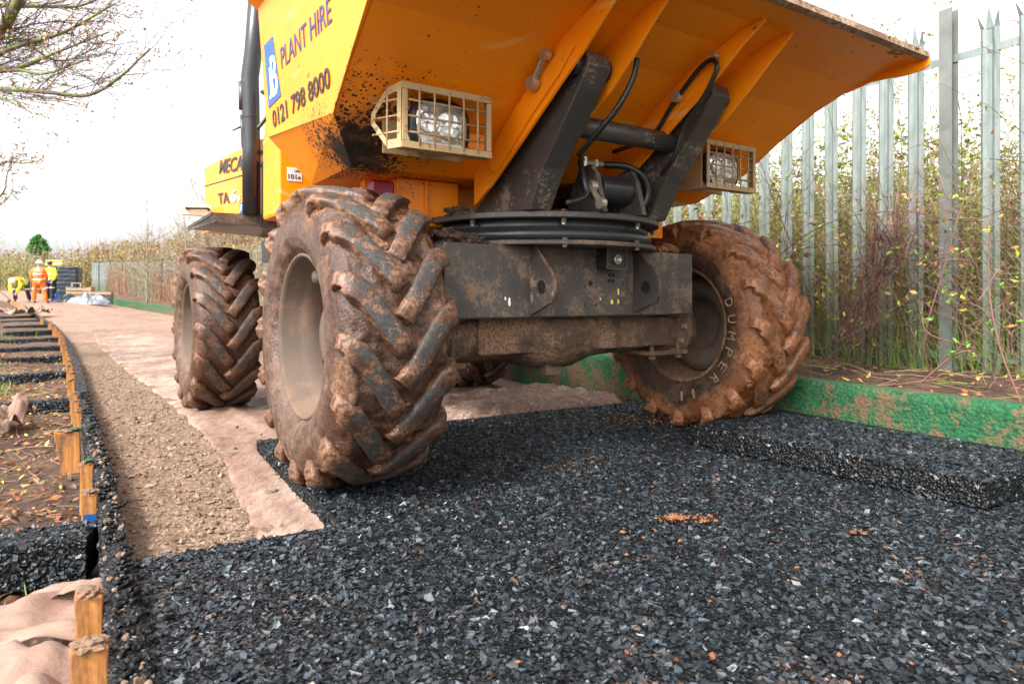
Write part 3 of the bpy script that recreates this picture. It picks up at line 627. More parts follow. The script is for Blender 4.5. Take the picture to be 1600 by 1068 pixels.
def flakes(name, pts, s0, s1, m, tilt=.5, parent=None, **props):
    # leaves: small bent two-quad blades with random attitude
    P = np.array(pts); N = len(P)
    nv = rng.normal(0, tilt, (N, 3)); nv[:, 2] = 1 if tilt < 2 else nv[:, 2]; nv /= np.linalg.norm(nv, axis=1)[:, None]
    r_ = rng.normal(size=(N, 3)); x = r_ - nv * (r_ * nv).sum(1)[:, None]; x /= np.linalg.norm(x, axis=1)[:, None]; y = np.cross(nv, x)
    s = rng.uniform(s0, s1, (N, 1)); k = rng.uniform(-.35, .35, (N, 1)) * s
    V = np.stack([P - x * s, P + y * s * .5 + nv * k, P + x * s, P - y * s * .5 + nv * k, P - x * s * .1 + 0 * k], 1)
    T0 = np.array([[0, 4, 1], [4, 2, 1], [0, 3, 4], [4, 3, 2]])
    return fm(name, V.reshape(-1, 3), (T0[None] + (np.arange(N) * 5)[:, None, None]).reshape(-1, 3), m, parent, **props)
def stems(name, specs, m, parent=None, seg=5, **props):
    # specs: (base, direction vector incl. length, bend vector, radius)
    N = len(specs); B0 = np.array([s[0] for s in specs]); Dv = np.array([s[1] for s in specs]); Bn = np.array([s[2] for s in specs]); r0 = np.array([s[3] for s in specs])
    L = np.linalg.norm(Dv, axis=1)[:, None]
    ref = rng.normal(size=(N, 3)); d = Dv / L; x = ref - d * (ref * d).sum(1)[:, None]; x /= np.linalg.norm(x, axis=1)[:, None]; y = np.cross(d, x)
    rings = []
    for i in range(seg + 1):
        t = i / seg; wob = (rng.normal(0, .012, (N, 3)) * L) if 0 < i < seg else 0
        c = B0 + Dv * t + Bn * t * t + wob; r = (r0 * (1 - .65 * t))[:, None]
        rings.append(np.stack([c + (x * math.cos(q) + y * math.sin(q)) * r for q in (0, 2.094, 4.189)], 1))
    V = np.stack(rings, 1)  # N, seg+1, 3, 3
    T0 = np.array([[i * 3 + k, i * 3 + (k + 1) % 3, (i + 1) * 3 + (k + 1) % 3, (i + 1) * 3 + k] for i in range(seg) for k in range(3)])
    n = (seg + 1) * 3
    return fm(name, V.reshape(-1, 3), (T0[None] + (np.arange(N) * n)[:, None, None]).reshape(-1, 4), m, parent, **props)
U = random.uniform
def litter_l():
    D = 1.3 + 8 * random.random() ** 1.6; X = xl(D) - .1 - 1.1 * random.random(); return X, D, zleft(X, D)
P = [(x_, y_, z_ + .012) for x_, y_, z_ in (litter_l() for _ in range(3000))]
flakes('leaf_litter', P, .008, .026, 'leaf_dead', .6, kind='stuff', label='fallen brown leaves on the soil left of the black kerb')
sp = []
for _ in range(1100):
    x_, y_, z_ = litter_l(); a = U(0, 6.28); L = U(.04, .22); sp.append(((x_, y_, z_ + .01), (math.cos(a) * L, math.sin(a) * L, U(-.01, .03)), (0, 0, .005), U(.001, .003)))
stems('twig_litter', sp, 'twig', kind='stuff', seg=3, label='broken twigs on the soil left of the black kerb')
sp = [(p[0], p[1], p[2], p[3] * .8) for p in random.sample(sp, 350)]
sp = [((b0[0] + U(-.1, .1), b0[1] + U(-.1, .1), b0[2] + .01), (dv[0] * 1.3, dv[1] * 1.3, dv[2]), bn, r) for b0, dv, bn, r in sp]
sp = [q for q in sp if q[0][0] < xl(q[0][1]) - .13]
stems('straw_litter', sp, 'straw', kind='stuff', seg=3, label='dry straw stalks on the soil left of the black kerb')
P = []
for _ in range(1500):
    D = U(1.5, 8); X = xl(D) - .1 - 1.2 * random.random(); P.append((X, D, zleft(X, D)))
crumbs('soil_clods', P, .005, .028, 'clod', .7, label='dark clods of soil left of the black kerb')
# fresh grass tufts, left
sp = []
for (cx_, cy_, n_) in ((-4.35, 5.6, 160), (-5.0, 6.3, 260), (-6.0, 7.4, 260), (-4.0, 5.0, 30), (-1.62, 1.9, 18), (-9, 11, 250), (-12.5, 15, 300)):
    for _ in range(n_):
        k_ = 1 if cy_ < 9 else 2
        x_, y_ = cx_ + random.gauss(0, .16 * k_), cy_ + random.gauss(0, .16 * k_)
        if x_ > xl(y_) - .15: continue
        L = U(.05, .13) * k_; sp.append(((x_, y_, zleft(x_, y_) - .01), (U(-.04, .04), U(-.04, .04), L), (U(-.05, .05), U(-.05, .05), -.02), .003 * k_))
stems('grass_tufts', sp, 'grass', kind='stuff', seg=3, label='tufts of fresh green grass on the left verge')
# right verge litter
def litter_r():
    D = 1.6 + 7 * random.random() ** 1.3; X = xk(D) + .13 + 1.0 * random.random(); return X, D, zright(X, D)
flakes('leaf_litter', [(x_, y_, z_ + .012) for x_, y_, z_ in (litter_r() for _ in range(750))], .008, .026, 'leaf_dead', .6, kind='stuff', label='fallen russet leaves behind the green kerb')
sp = []
for _ in range(900):
    x_, y_, z_ = litter_r(); a = U(0, 6.28); L = U(.05, .35); sp.append(((x_, y_, z_ + .012), (math.cos(a) * L, math.sin(a) * L, U(-.01, .05)), (0, 0, .01), U(.001, .0028)))
stems('twig_litter', sp[:450], 'straw', kind='stuff', seg=3, label='pale broken stalks behind the green kerb')
stems('twig_litter', sp[450:], 'twig', kind='stuff', seg=3, label='dark broken twigs behind the green kerb')
M['lip_mud'] = mud_mat('dried_pale_mud_on_lip', (.22, .12, .07), (.46, .30, .20), .48, .6)
M['twig_warm'] = leaf_mat('warm_brown_stems', [(.30, .17, .11), (.38, .24, .16), (.24, .13, .09)], .8, False)
M['twig_dark'] = leaf_mat('dark_bramble_shoots', [(.11, .045, .045), (.16, .075, .055), (.07, .035, .03), (.20, .10, .08)], .6, False)
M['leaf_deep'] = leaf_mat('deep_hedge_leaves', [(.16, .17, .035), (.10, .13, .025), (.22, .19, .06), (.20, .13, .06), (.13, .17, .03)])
# ------------------------------------------------------------------ the dumper; local x = across (right positive), y = backwards, z = up
dump = empty('site_dumper', (.202, 3.255, 0), R(33.8))
tag(dump, 'yellow swivel skip site dumper with four huge mud caked tyres standing on the mats', 'dumper')
RW = .567
def tyre_radius_profile():
    # (radius, lateral) from inner bead over the tread to outer bead
    pr = [(.300, -.140), (.312, -.168), (.335, -.192), (.375, -.208), (.42, -.210), (.46, -.204), (.495, -.190), (.514, -.168), (.522, -.14), (.527, -.09), (.530, -.045), (.531, 0)]
    return pr + [(r, -x) for r, x in pr[-2::-1]]
def make_wheel(l, b, zc, side, mud, lug, seed, amp, text_ring=False, rimm='rim', hi=True, lam=.0026):
    w_ = empty('wheel', (l, b, zc), 0, dump)
    pr = tyre_radius_profile()
    # refine the profile
    P = []
    for i in range(len(pr) - 1):
        for k in range(4 if hi else 2):
            t = k / (4 if hi else 2); P.append((pr[i][0] * (1 - t) + pr[i + 1][0] * t, pr[i][1] * (1 - t) + pr[i + 1][1] * t))
    P.append(pr[-1]); n = 300 if hi else 150; V = []
    for (r, x) in P:
        tread = sm((r - .47) / .05)
        for k in range(n):
            a = 2 * math.pi * k / n; q = Vector((x, r * math.cos(a), r * math.sin(a)))
            s1 = noise.fractal(q * 7 + Vector((seed, 0, 0)), .9, 2.1, 6); s2 = noise.fractal(q * 26 + Vector((0, seed, 0)), .8, 2.1, 4)
            d = tread * (amp * (.62 + s1 * .9) + amp * .35 * s2) + (1 - tread) * amp * .10 * s1
            rad = q.normalized() if False else Vector((0, math.cos(a), math.sin(a)))
            nx = 0 if tread > .5 else (1 if x > 0 else -1)
            V.append(q + rad * d * tread + Vector((nx * d * .8 if tread <= .5 else 0, 0, 0)))
    m = len(P)
    ty = fm('tyre', V, [(i * n + k, i * n + (k + 1) % n, (i + 1) * n + (k + 1) % n, (i + 1) * n + k) for i in range(m - 1) for k in range(n)], mud, w_, smooth=True)
    # chevron lugs, staggered left and right; a few variants share their meshes
    NL = 16; prf = [(p[1], p[0]) for p in pr if p[1] >= 0]; prf.sort()
    xs_ = [p[0] for p in prf]
    def rad_at(x): return float(np.interp(abs(x), [0, .045, .09, .14, .172, .192, .203], [.532, .531, .529, .524, .516, .497, .46]))
    vars_ = {}
    for s in (-1, 1):
        for vi in range(4):
            V = []; F = []; ns = 22; cs_ = [(-1.12, 0), (-1.09, .50), (-1.03, .90), (-.88, 1.), (-.3, 1.03), (.3, 1.03), (.88, 1.), (1.03, .90), (1.09, .50), (1.12, 0)]
            def surf(x, h):
                ax = abs(x)
                if ax < .165: return x, rad_at(ax) + h
                if ax < .215:
                    f = (ax - .165) / .05 * R(78); return math.copysign(.166 + .034 * math.sin(f) + h * math.sin(f), x), .483 + .034 * math.cos(f) + h * math.cos(f)
                return math.copysign(.199 + h, x), .490 - (ax - .215)
            for i in range(ns + 1):
                t = i / ns; sl_ = -.012 + t * .272
                ang = .47 * (1 - min(1, max(0, sl_) / .19)) ** 1.08
                hgt = .042 * (1 - .93 * sm((sl_ - .165) / .075)); w2 = .0315 * (.95 + .2 * t)
                if i == 0: hgt *= .30
                if i == 1: hgt *= .85
                if i >= ns - 1: hgt = -.004
                for (cw, ch) in cs_:
                    aa = ang + cw * w2 * .62 / .54 * (1 if sl_ < .19 else 1.08)
                    hh = ch * hgt - (.014 if ch == 0 else 0)
                    xx, r = surf(sl_ + cw * w2 * .78 * (1 if sl_ < .17 else .35), hh)
                    q = Vector((s * xx, r * math.cos(aa), r * math.sin(aa)))
                    d = noise.noise_vector(q * 26 + Vector((vi * 7 + seed, s, 0))) * lam + noise.noise_vector(q * 90 + Vector((vi, seed, 0))) * lam * .45
                    V.append(q + d)
            k = len(cs_)
            F = [(i * k + j, (i + 1) * k + j, (i + 1) * k + j + 1, i * k + j + 1) for i in range(ns) for j in range(k - 1)]
            F += [tuple(range(k)), tuple(ns * k + j for j in range(k))[::-1]]
            me = bpy.data.meshes.new('lug'); me.from_pydata([tuple(v) for v in V], [], F); me.update(); me.materials.append(M[lug])
            me.polygons.foreach_set('use_smooth', [True] * len(me.polygons)); vars_[(s, vi)] = me
    for s in (-1, 1):
        for i in range(NL):
            o = bpy.data.objects.new('lug', vars_[(s, (i * 3 + (s > 0)) % 4)]); link(o, w_)
            # local angle 0 faces backwards (+y); front of the wheel is pi. rotate about x
            o.rotation_euler = (2 * math.pi * (i + (.5 if s > 0 else 0)) / NL + seed * .37, 0, 0)
            if True: o.scale = (1, 1, 1)
    # rim: deep dish
    sx = side
    prf = [(.310, .150), (.318, .165), (.313, .176), (.304, .176), (.298, .160), (.290, .13), (.274, .105), (.270, .085), (.262, .080), (.260, .03), (.258, -.03), (.20, -.045), (.15, -.03), (.145, .05), (.12, .065), (.05, .07), (.0005, .07)]
    G().lathe([(r, sx * x) for r, x in prf], 72).build('rim', rimm, w_, smooth=True)
    prf = [(.310, .150), (.318, .165), (.313, .176), (.302, .174), (.292, .155), (.282, .12), (.272, .08), (.262, .02), (.258, -.02)]
    G().lathe([(r, -sx * x) for r, x in prf], 72).build('inner_rim', 'rim_dark', w_, smooth=True)
    g = G()
    for k in range(8):
        a = k * math.pi / 4; g.tube([(sx * -.005, .175 * math.cos(a), .175 * math.sin(a)), (sx * .025, .175 * math.cos(a), .175 * math.sin(a))], .014, 6)
    g.build('wheel_nuts', rimm, w_, kind='stuff')
    G().tube([(sx * .02, 0.02, .262), (sx * .06, .02, .225), (sx * .12, .015, .225)], .024, 12).build('valve_guard', rimm, w_, smooth=True)
    if text_ring:
        g0 = 'DUMPER II'
        for i, ch in enumerate(g0):
            if ch == ' ': continue
            # seen on the inner sidewall from the front: clockwise, tops outward
            an = math.pi + R(4) - R(i * 12.2) * -1 * -1
            an = math.pi + R(-18 + i * 12.4)
            r0 = .362; rad = Vector((0, math.cos(an), math.sin(an))); tan = Vector((0, -math.sin(an), math.cos(an)))
            h_ = .050; wd = .040 if ch != 'I' else .012
            o = Vector((-sx * .213, 0, 0)) + rad * r0 - tan * (wd / 2)
            text(ch, o, tan * wd, rad * h_ + Vector((-sx * .006, 0, 0)), (-sx, 0, 0), 'grey_letter', w_, 'raised_letter', .004)
    return w_
TR, WB = 1.03, 2.63
wheelFL = make_wheel(-TR, 0, RW - .004, -1, 'mudA', 'lugA', 1, .024, lam=.0020)
wheelFR = make_wheel(TR, 0, RW - .004, 1, 'mudB', 'lugB', 2, .028, text_ring=True, lam=.0022)
wheelRL = make_wheel(-TR, WB, RW - .078, -1, 'mudC', 'lugC', 3, .012, hi=False)
wheelRR = make_wheel(TR, WB, RW - .078, 1, 'mudC', 'lugC', 4, .012, hi=False)
wheelFL['label'] = 'left front wheel caked in brown mud'; wheelFR['label'] = 'right front wheel thick with wet orange mud'
wheelRL['label'] = 'left rear wheel'; wheelRR['label'] = 'right rear wheel in the shade underneath'
# lumps of mud hanging under the front tyres
g = G()
for i in range(34):
    a = R(U(210, 320)) ; x_ = U(-.18, .18)
    g.blob((x_, .515 * math.cos(a), .515 * math.sin(a)), (U(.012, .03), U(.012, .03), U(.01, .025)), .6, i, 1)
g.build('mud_lumps', 'mudB', wheelFR, smooth=True, kind='stuff')
g = G()
for i in range(22):
    a = R(U(0, 360)); x_ = U(-.02, .16)
    g.blob((x_, .535 * math.cos(a), .535 * math.sin(a)), (U(.012, .03), U(.01, .03), U(.008, .02)), .6, i, 1)
g.build('mud_lumps', 'mudA', wheelFL, smooth=True, kind='stuff')

# front chassis beam
fr = G().box((0, -.215, .777), (1.42, .012, .30)).build('front_beam', 'steel_dusty', dump, bevel=.002)
G().box((0, -.09, .922), (1.42, .238, .010)).build('beam_top_plate', 'steel', dump)
G().box((0, -.09, .627), (1.42, .238, .010)).build('beam_bottom_plate', 'steel', dump)
G().box((-.705, -.09, .775), (.010, .238, .284)).build('beam_end_plate', 'steel_dusty', dump)
G().box((.705, -.09, .775), (.010, .238, .284)).build('beam_end_plate', 'steel_dusty', dump)
G().box((0, .9, .75), (.62, 1.7, .30)).build('chassis', 'steel', dump)
G().box((0, 2.1, .80), (.9, 2.2, .42)).build('rear_chassis', 'black_gloss', dump)
for x_ in (-.30, .30):
    # tie-down ears: rounded plate standing forward, with an eye
    pts = [(x_, -.222, .925), (x_, -.245, .925)]
    for k in range(9):
        t = k / 8; pts.append((x_, -.255 - .135 * math.sin(t * math.pi * .5) ** 1.3, .925 - .175 * t))
    pts += [(x_, -.385, .715), (x_, -.36, .685), (x_, -.222, .632)]
    e = G().prism(pts, (.016, 0, 0)).build('tie_down_ear', 'steel', dump, bevel=.002)
    G().tube([(x_ + .008, p[1] - .001, p[2]) for p in pts[1:-1]], .0075, 6).build('worn_edge', 'mudA', e)
    G().lathe([(.034, -.0015), (.034, .0175), (.027, .0175), (.027, -.0015)], 28, 'x', (x_, -.305, .755), True).build('eye_ring', 'mudA', e)
    G().lathe([(.0005, -.001), (.027, -.001), (.027, .017), (.0005, .017)], 28, 'x', (x_, -.305, .755)).build('eye_hole', 'glassdark', e)
# camera box, holes, paint marks on the beam
cb = G().box((.125, -.262, .882), (.115, .07, .086)).build('camera_box', 'black_gloss', dump, bevel=.003)
g = G(); g.bar((.067, -.30, .838), (.183, -.30, .838), .005); g.bar((.183, -.30, .838), (.183, -.30, .926), .005); g.bar((.067, -.30, .838), (.067, -.30, .926), .005); g.bar((.067, -.30, .926), (.183, -.30, .926), .005)
g.build('frame', 'rim', cb)
G().lathe([(.022, -.302), (.022, -.310), (.016, -.310), (.014, -.304), (.0005, -.303)], 24, 'y', (.125, 0, .88)).build('camera_lens', 'chrome', cb, smooth=True)
for (x_, z_) in ((.075, .918), (.175, .918), (.072, .856)): G().lathe([(.006, -.298), (.006, -.306), (.0005, -.308)], 8, 'y', (x_, 0, z_)).build('bolt', 'rim', cb)
for (x_, z_, r_) in ((.035, .772, .012), (.0, .757, .005), (.07, .757, .005), (.0, .675, .005), (.068, .675, .005)):
    G().lathe([(r_, -.2225), (.0005, -.2225)], 14, 'y', (x_, 0, z_)).build('hole', 'glassdark', fr)
for (x_, z_) in ((.150, .812), (.174, .812), (.150, .785), (.174, .785)): G().box((x_, -.2222, z_), (.017, .002, .016)).build('hole', 'glassdark', fr)
def splat(x_, z_, w_, h_, m, seed, nm='paint_mark'):
    pts = []
    for k in range(12):
        a = k * math.pi / 6; q = .55 + .6 * abs(noise.noise(Vector((math.cos(a) * 2, math.sin(a) * 2, seed))))
        pts.append((x_ + w_ * math.cos(a) * q, -.2216, z_ + h_ * math.sin(a) * q))
    G().prism(pts[::-1], (0, -.0012, 0)).build(nm, m, fr)
M['paint_yellow'] = plain('yellow_paint_dab', (.75, .68, .10), .6)
splat(-.405, .690, .009, .030, 'white', 1); splat(-.425, .705, .006, .012, 'white', 4)
for x_, z_, w_, h_, s_ in ((.205, .735, .009, .024, 2), (.165, .688, .013, .016, 3), (.205, .690, .007, .018, 6), (.095, .702, .006, .009, 8)): splat(x_, z_, w_, h_, 'paint_yellow', s_)
# slew ring: two plates and the ring between, bolts
cy = .14
G().lathe([(.30, 1.038), (.585, 1.038), (.588, 1.041), (.588, 1.060), (.585, 1.063), (.30, 1.063)], 96, 'z', (0, cy, 0)).build('turntable_plate', 'steel', dump, smooth=False)
G().lathe([(.47, .945), (.548, .948), (.553, .968), (.553, .990), (.540, .994), (.538, 1.012), (.532, 1.037)], 96, 'z', (0, cy, 0)).build('slew_ring', 'black_gloss', dump, smooth=True)
G().lathe([(.30, .928), (.572, .928), (.575, .931), (.575, .944), (.572, .947), (.30, .947)], 96, 'z', (0, cy, 0)).build('ring_base_plate', 'steel_dusty', dump)
for k in range(9):
    a = R(-114.8) + 2 * math.pi * k / 9
    if math.sin(a) > .55: continue
    x_, y_ = .566 * math.cos(a), cy + .566 * math.sin(a)
    G().tube([(x_, y_, 1.063), (x_, y_, 1.073)], .010, 6).build('ring_bolt', 'rim', dump)
    G().tube([(x_, y_, 1.018), (x_, y_, 1.038)], .011, 6).build('ring_bolt', 'rim', dump)
    G().tube([(x_, y_, 1.010), (x_, y_, 1.018)], .007, 6).build('ring_bolt', 'chrome', dump)
    x_ *= .975; G().tube([(x_, y_, .947), (x_, y_, .957)], .011, 6).build('ring_bolt', 'rim', dump)
    G().tube([(x_, y_, .915), (x_, y_, .928)], .010, 6).build('ring_bolt', 'rim', dump)
# clods of soil on the ledges
for i, (x_, y_, z_, r_, m) in enumerate(((-.60, -.13, .945, .040, 'clod'), (-.555, -.15, .940, .030, 'clod'), (-.52, -.17, .938, .025, 'clod'), (-.64, -.10, .955, .045, 'clod'), (.60, -.15, .945, .042, 'mudB'), (.66, -.12, .945, .040, 'mudB'), (.55, -.17, .94, .025, 'mudB'), (-.55, .0, 1.075, .030, 'clod'), (-.50, -.06, 1.075, .022, 'clod'), (-.53, -.03, 1.08, .026, 'clod'))):
    G().blob((x_, y_, z_), (r_ * 1.25, r_, r_ * .7), .8, i, 3).build('soil_clod', m, dump)
# axle
ax = G(); 
prof = [(.095, -.72), (.115, -.60), (.11, -.45), (.12, -.30), (.15, -.18), (.175, -.05), (.165, .08), (.125, .20), (.11, .36), (.105, .55), (.12, .62), (.12, .86)]
n = 40; V = []
for (r, t) in prof:
    for k in range(n):
        a = 2 * math.pi * k / n; q = Vector((t, r * math.cos(a), .545 + r * math.sin(a) * (1.05 if abs(t) > .25 else 1.0)))
        V.append(q + Vector((0, math.cos(a), math.sin(a))) * .012 * noise.fractal(q * 14, 1, 2, 4))
ax.add(V, [(i * n + k, i * n + (k + 1) % n, (i + 1) * n + (k + 1) % n, (i + 1) * n + k) for i in range(len(prof) - 1) for k in range(n)])
axo = ax.build('axle', 'axle', dump, smooth=True)
G().box((-.06, -.05, .375), (.09, .05, .05)).build('drain_lug', 'rim', axo, bevel=.004)
G().box((.08, -.11, .545), (1.15, .03, .165)).build('axle_rib', 'axle', axo, bevel=.008)
for s, x0, x1 in ((-1, -.80, -.56), (1, .50, .78)):
    G().box(((x0 + x1) / 2, 0, .615), (x1 - x0, .25, .02)).build('spring_plate', 'axle', axo, bevel=.003)
    G().box(((x0 + x1) / 2, 0, .425), (x1 - x0, .26, .022)).build('clamp_plate', 'rim_dark', axo, bevel=.003)
    for xx in (x0 + .04, x1 - .05):
        for yy in (-.105, .105):
            G().tube([(xx, yy, .41), (xx, yy, .62)], .011, 8).tube([(xx, yy, .395), (xx, yy, .413)], .02, 6).build('clamp_bolt', 'rim', axo)
g = G(); g.lathe([(.0005, .88), (.10, .88), (.13, .84), (.135, .80), (.17, .79), (.17, .74), (.10, .73)], 32, 'x', (0, 0, .56)).build('hub', 'axle', dump, smooth=True)
g = G(); g.lathe([(.0005, -.88), (.10, -.88), (.13, -.84), (.135, -.80), (.17, -.79), (.17, -.74), (.10, -.73)], 32, 'x', (0, 0, .56)).build('hub', 'axle', dump, smooth=True)
for k in range(12):
    a = k * math.pi / 6
    G().box((.735, .15 * math.cos(a), .56 + .15 * math.sin(a)), (.03, .022, .022)).build('hub_bolt', 'chrome', dump)
G().box((0, .25, .66), (.42, .5, .12)).build('gearbox_mount', 'axle', dump)
G().lathe([(.10, .0), (.13, .2), (.11, .9), (.13, 1.4), (.11, 2.6)], 20, 'y', (0, 0, .53)).build('drive_shaft', 'axle', dump, smooth=True)
G().lathe([(.09, -.9), (.13, -.5), (.2, -.1), (.2, .1), (.13, .5), (.09, .9)], 24, 'x', (0, WB, .50)).build('rear_axle', 'axle', dump, smooth=True)

# tipping arms: tall wedge-shaped hollow posts
def arm(xc, name='tipping_arm'):
    w2 = .055; x0, x1 = xc - w2, xc + w2
    side = [(-.345, 1.064), (.12, 1.064), (-.47, 1.43), (-.595, 1.585), (-.66, 1.62), (-.715, 1.60), (-.725, 1.555), (-.70, 1.50)]
    side = [(-.345, 1.064), (.12, 1.064), (.085, 1.10), (-.50, 1.50), (-.60, 1.595), (-.655, 1.615), (-.70, 1.595), (-.712, 1.55), (-.655, 1.47), (-.44, 1.22)]
    a = G().prism([(x0, y_, z_) for y_, z_ in side], (x1 - x0, 0, 0)).build(name, 'steel', dump, bevel=.006)
    G().tube([(x0 - .03, -.645, 1.56), (x1 + .03, -.645, 1.56)], .042, 20).build('pivot_boss', 'black_gloss', a, smooth=False, bevel=.004)
    G().bar((x0 - .004, -.625, 1.488), (x1 + .004, -.625, 1.488), .03, .012).build('weld_seam', 'steel_dusty', a)
    for (y_, z_) in ((-.36, 1.12), (-.52, 1.33)):
        G().lathe([(.010, x1), (.010, x1 + .008), (.0005, x1 + .010)], 8, 'x', (0, y_ + .05, z_ + .03)).build('bolt', 'chrome', a)
    return a
aL = arm(-.335); aL['label'] = 'left tipping arm'; aR = arm(.335); aR['label'] = 'right tipping arm'
G().tube([(-.28, -.475, 1.392), (.28, -.475, 1.392)], .043, 24).build('cross_tube', 'steel', dump, smooth=True)
# rear back plates of turret
G().box((0, .30, 1.14), (.62, .02, .15)).build('turret_back_plate', 'steel', dump)

# tipping ram foot between the arms
rm = G().tube([(-.055, -.36, 1.175), (.115, -.36, 1.175)], .062, 28).build('ram_pivot', 'black_gloss', dump, smooth=False, bevel=.004)
for x_ in (-.095, .130):
    pts = [(x_, -.46, 1.064), (x_, -.20, 1.064), (x_, -.26, 1.20), (x_, -.30, 1.26), (x_, -.345, 1.275), (x_, -.385, 1.265), (x_, -.415, 1.22)]
    G().prism(pts, (.024, 0, 0)).build('ram_bracket', 'steel', rm, bevel=.003)
G().tube([(.03, -.30, 1.17), (.03, .18, 1.20)], .058, 24).build('ram_barrel', 'black_gloss', rm, smooth=True)
G().tube([(.03, .05, 1.19), (.03, .35, 1.24)], .030, 20).build('ram_rod', 'chrome', rm, smooth=True)
G().tube([(-.125, -.40, 1.175), (-.095, -.40, 1.175)], .026, 14).tube([(-.118, -.40, 1.175), (-.118, -.47, 1.095)], .013, 8).tube([(-.13, -.47, 1.095), (-.105, -.47, 1.095)], .024, 12).build('pin_retainer', 'chrome', rm)
G().tube([(-.10, -.33, 1.29), (.02, -.33, 1.29)], .012, 8).tube([(-.09, -.33, 1.27), (-.09, -.33, 1.31)], .017, 8).tube([(-.03, -.33, 1.275), (-.03, -.33, 1.305)], .015, 6).build('hose_union', 'chrome', rm)
def bez(pts, n=24):
    P = [Vector(p) for p in pts]; out = []
    P = [P[0] * 2 - P[1]] + P + [P[-1] * 2 - P[-2]]
    for i in range(1, len(P) - 2):
        for k in range(n // (len(P) - 3) + 1):
            t = k / (n // (len(P) - 3) + 1)
            out.append(.5 * ((2 * P[i]) + (-P[i - 1] + P[i + 1]) * t + (2 * P[i - 1] - 5 * P[i] + 4 * P[i + 1] - P[i + 2]) * t * t + (-P[i - 1] + 3 * P[i] - 3 * P[i + 1] + P[i + 2]) * t ** 3))
    return out + [P[-2]]
G().tube(bez([(.02, -.33, 1.29), (.12, -.37, 1.285), (.19, -.40, 1.24), (.215, -.40, 1.16), (.17, -.38, 1.075)]), .016, 10).build('hydraulic_hose', 'hose', dump, smooth=True)
G().tube(bez([(-.10, -.33, 1.30), (-.145, -.37, 1.28), (-.155, -.40, 1.21), (-.16, -.42, 1.13), (-.26, -.42, 1.09)]), .013, 10).build('hydraulic_hose', 'hose', dump, smooth=True)
G().tube(bez([(-.195, -.76, 1.59), (-.200, -.74, 1.52), (-.235, -.70, 1.42), (-.262, -.62, 1.34), (-.262, -.50, 1.27)]), .011, 10).build('hydraulic_hose', 'hose', dump, smooth=True)
G().tube(bez([(.10, -.30, 1.36), (.185, -.45, 1.41), (.185, -.574, 1.518), (.185, -.662, 1.590), (.185, -.735, 1.640), (.185, -.785, 1.650), (.183, -.812, 1.615), (.183, -.783, 1.558), (.183, -.729, 1.495), (.18, -.644, 1.409), (.18, -.592, 1.299), (.20, -.50, 1.24)], 80), .010, 10).build('hydraulic_hose', 'hose', dump, smooth=True)

# ------------------------------------------------------------------ the skip
PF = [(.01, 1.23), (-.2, 1.372), (-.4, 1.51), (-.6, 1.63), (-.8, 1.715), (-.95, 1.75), (-1.10, 1.757)]     # underside of the sloping floor (y, z)
WF = [1.0, 1.15, 1.163, 1.180, 1.197, 1.205, 1.21]                                                            # half width there
sk = empty('skip', (0, 0, 0), 0, dump); sk['label'] = 'yellow tipping skip'
V = []; TH = .010
for (y_, z_), w2 in zip(PF, WF):
    V += [(-w2, y_, z_), (w2, y_, z_), (-w2, y_ + .006, z_ + TH), (w2, y_ + .006, z_ + TH)]
F = []
for i in range(len(PF) - 1):
    a, c_ = i * 4, i * 4 + 4
    F += [(a, a + 1, c_ + 1, c_), (a + 2, c_ + 2, c_ + 3, a + 3), (a, c_, c_ + 2, a + 2), (a + 1, a + 3, c_ + 3, c_ + 1)]
F += [(0, 2, 3, 1), (24, 25, 27, 26)]
G().add(V, F).build('sloping_floor', 'yellow_splash', sk)
def wall(s):
    P1, P2, P3 = (s * 1.15, -.2, 1.372), (s * 1.15, .683, 1.453), (s * 1.2, .678, 2.04)
    mt = 'yellow_splash_side' if s < 0 else 'yellow'
    top = (s * 1.235, -.55, 2.04)
    pts = [P1, P2, P3, (s * 1.21, -.35, 2.04)] + [(s * WF[i], PF[i][0], PF[i][1]) for i in range(3, 0, -1)][:2]
    pts = [P1, P2, P3, (s * 1.21, -.30, 2.04), (s * 1.205, -.95, 1.80), (s * 1.21, -1.10, 1.79), (s * 1.21, -1.10, 1.757), (s * 1.205, -.95, 1.75), (s * 1.20, -.8, 1.715), (s * 1.185, -.6, 1.63), (s * 1.165, -.4, 1.51)]
    wng = [pts[i] for i in (3, 4, 5, 6, 7, 8, 9)]
    P4 = (s * 1.2, -.30, 2.04); P5 = (s * (1.15 + .0745 * (1.63 - 1.372)), -.6, 1.63); wng[0] = P4; wng[-1] = P5
    q = [P1, (s * 1.156, .683, 1.453), P3, P4, P5, (s * 1.160, -.4, 1.51)]
    if s > 0: q = q[::-1]; wng = wng[::-1]
    p_ = G().prism(q, (-s * .008, 0, 0)).build('side_panel', mt, sk)
    c_ = tuple(sum(p[k] for p in wng) / 7 for k in range(3)); V = [c_] + wng
    G().add(V, [(0, i, i % 7 + 1) for i in range(1, 8)]).build('side_wing', 'yellow', sk)
    return p_
sp_l = wall(-1); sp_r = wall(1)
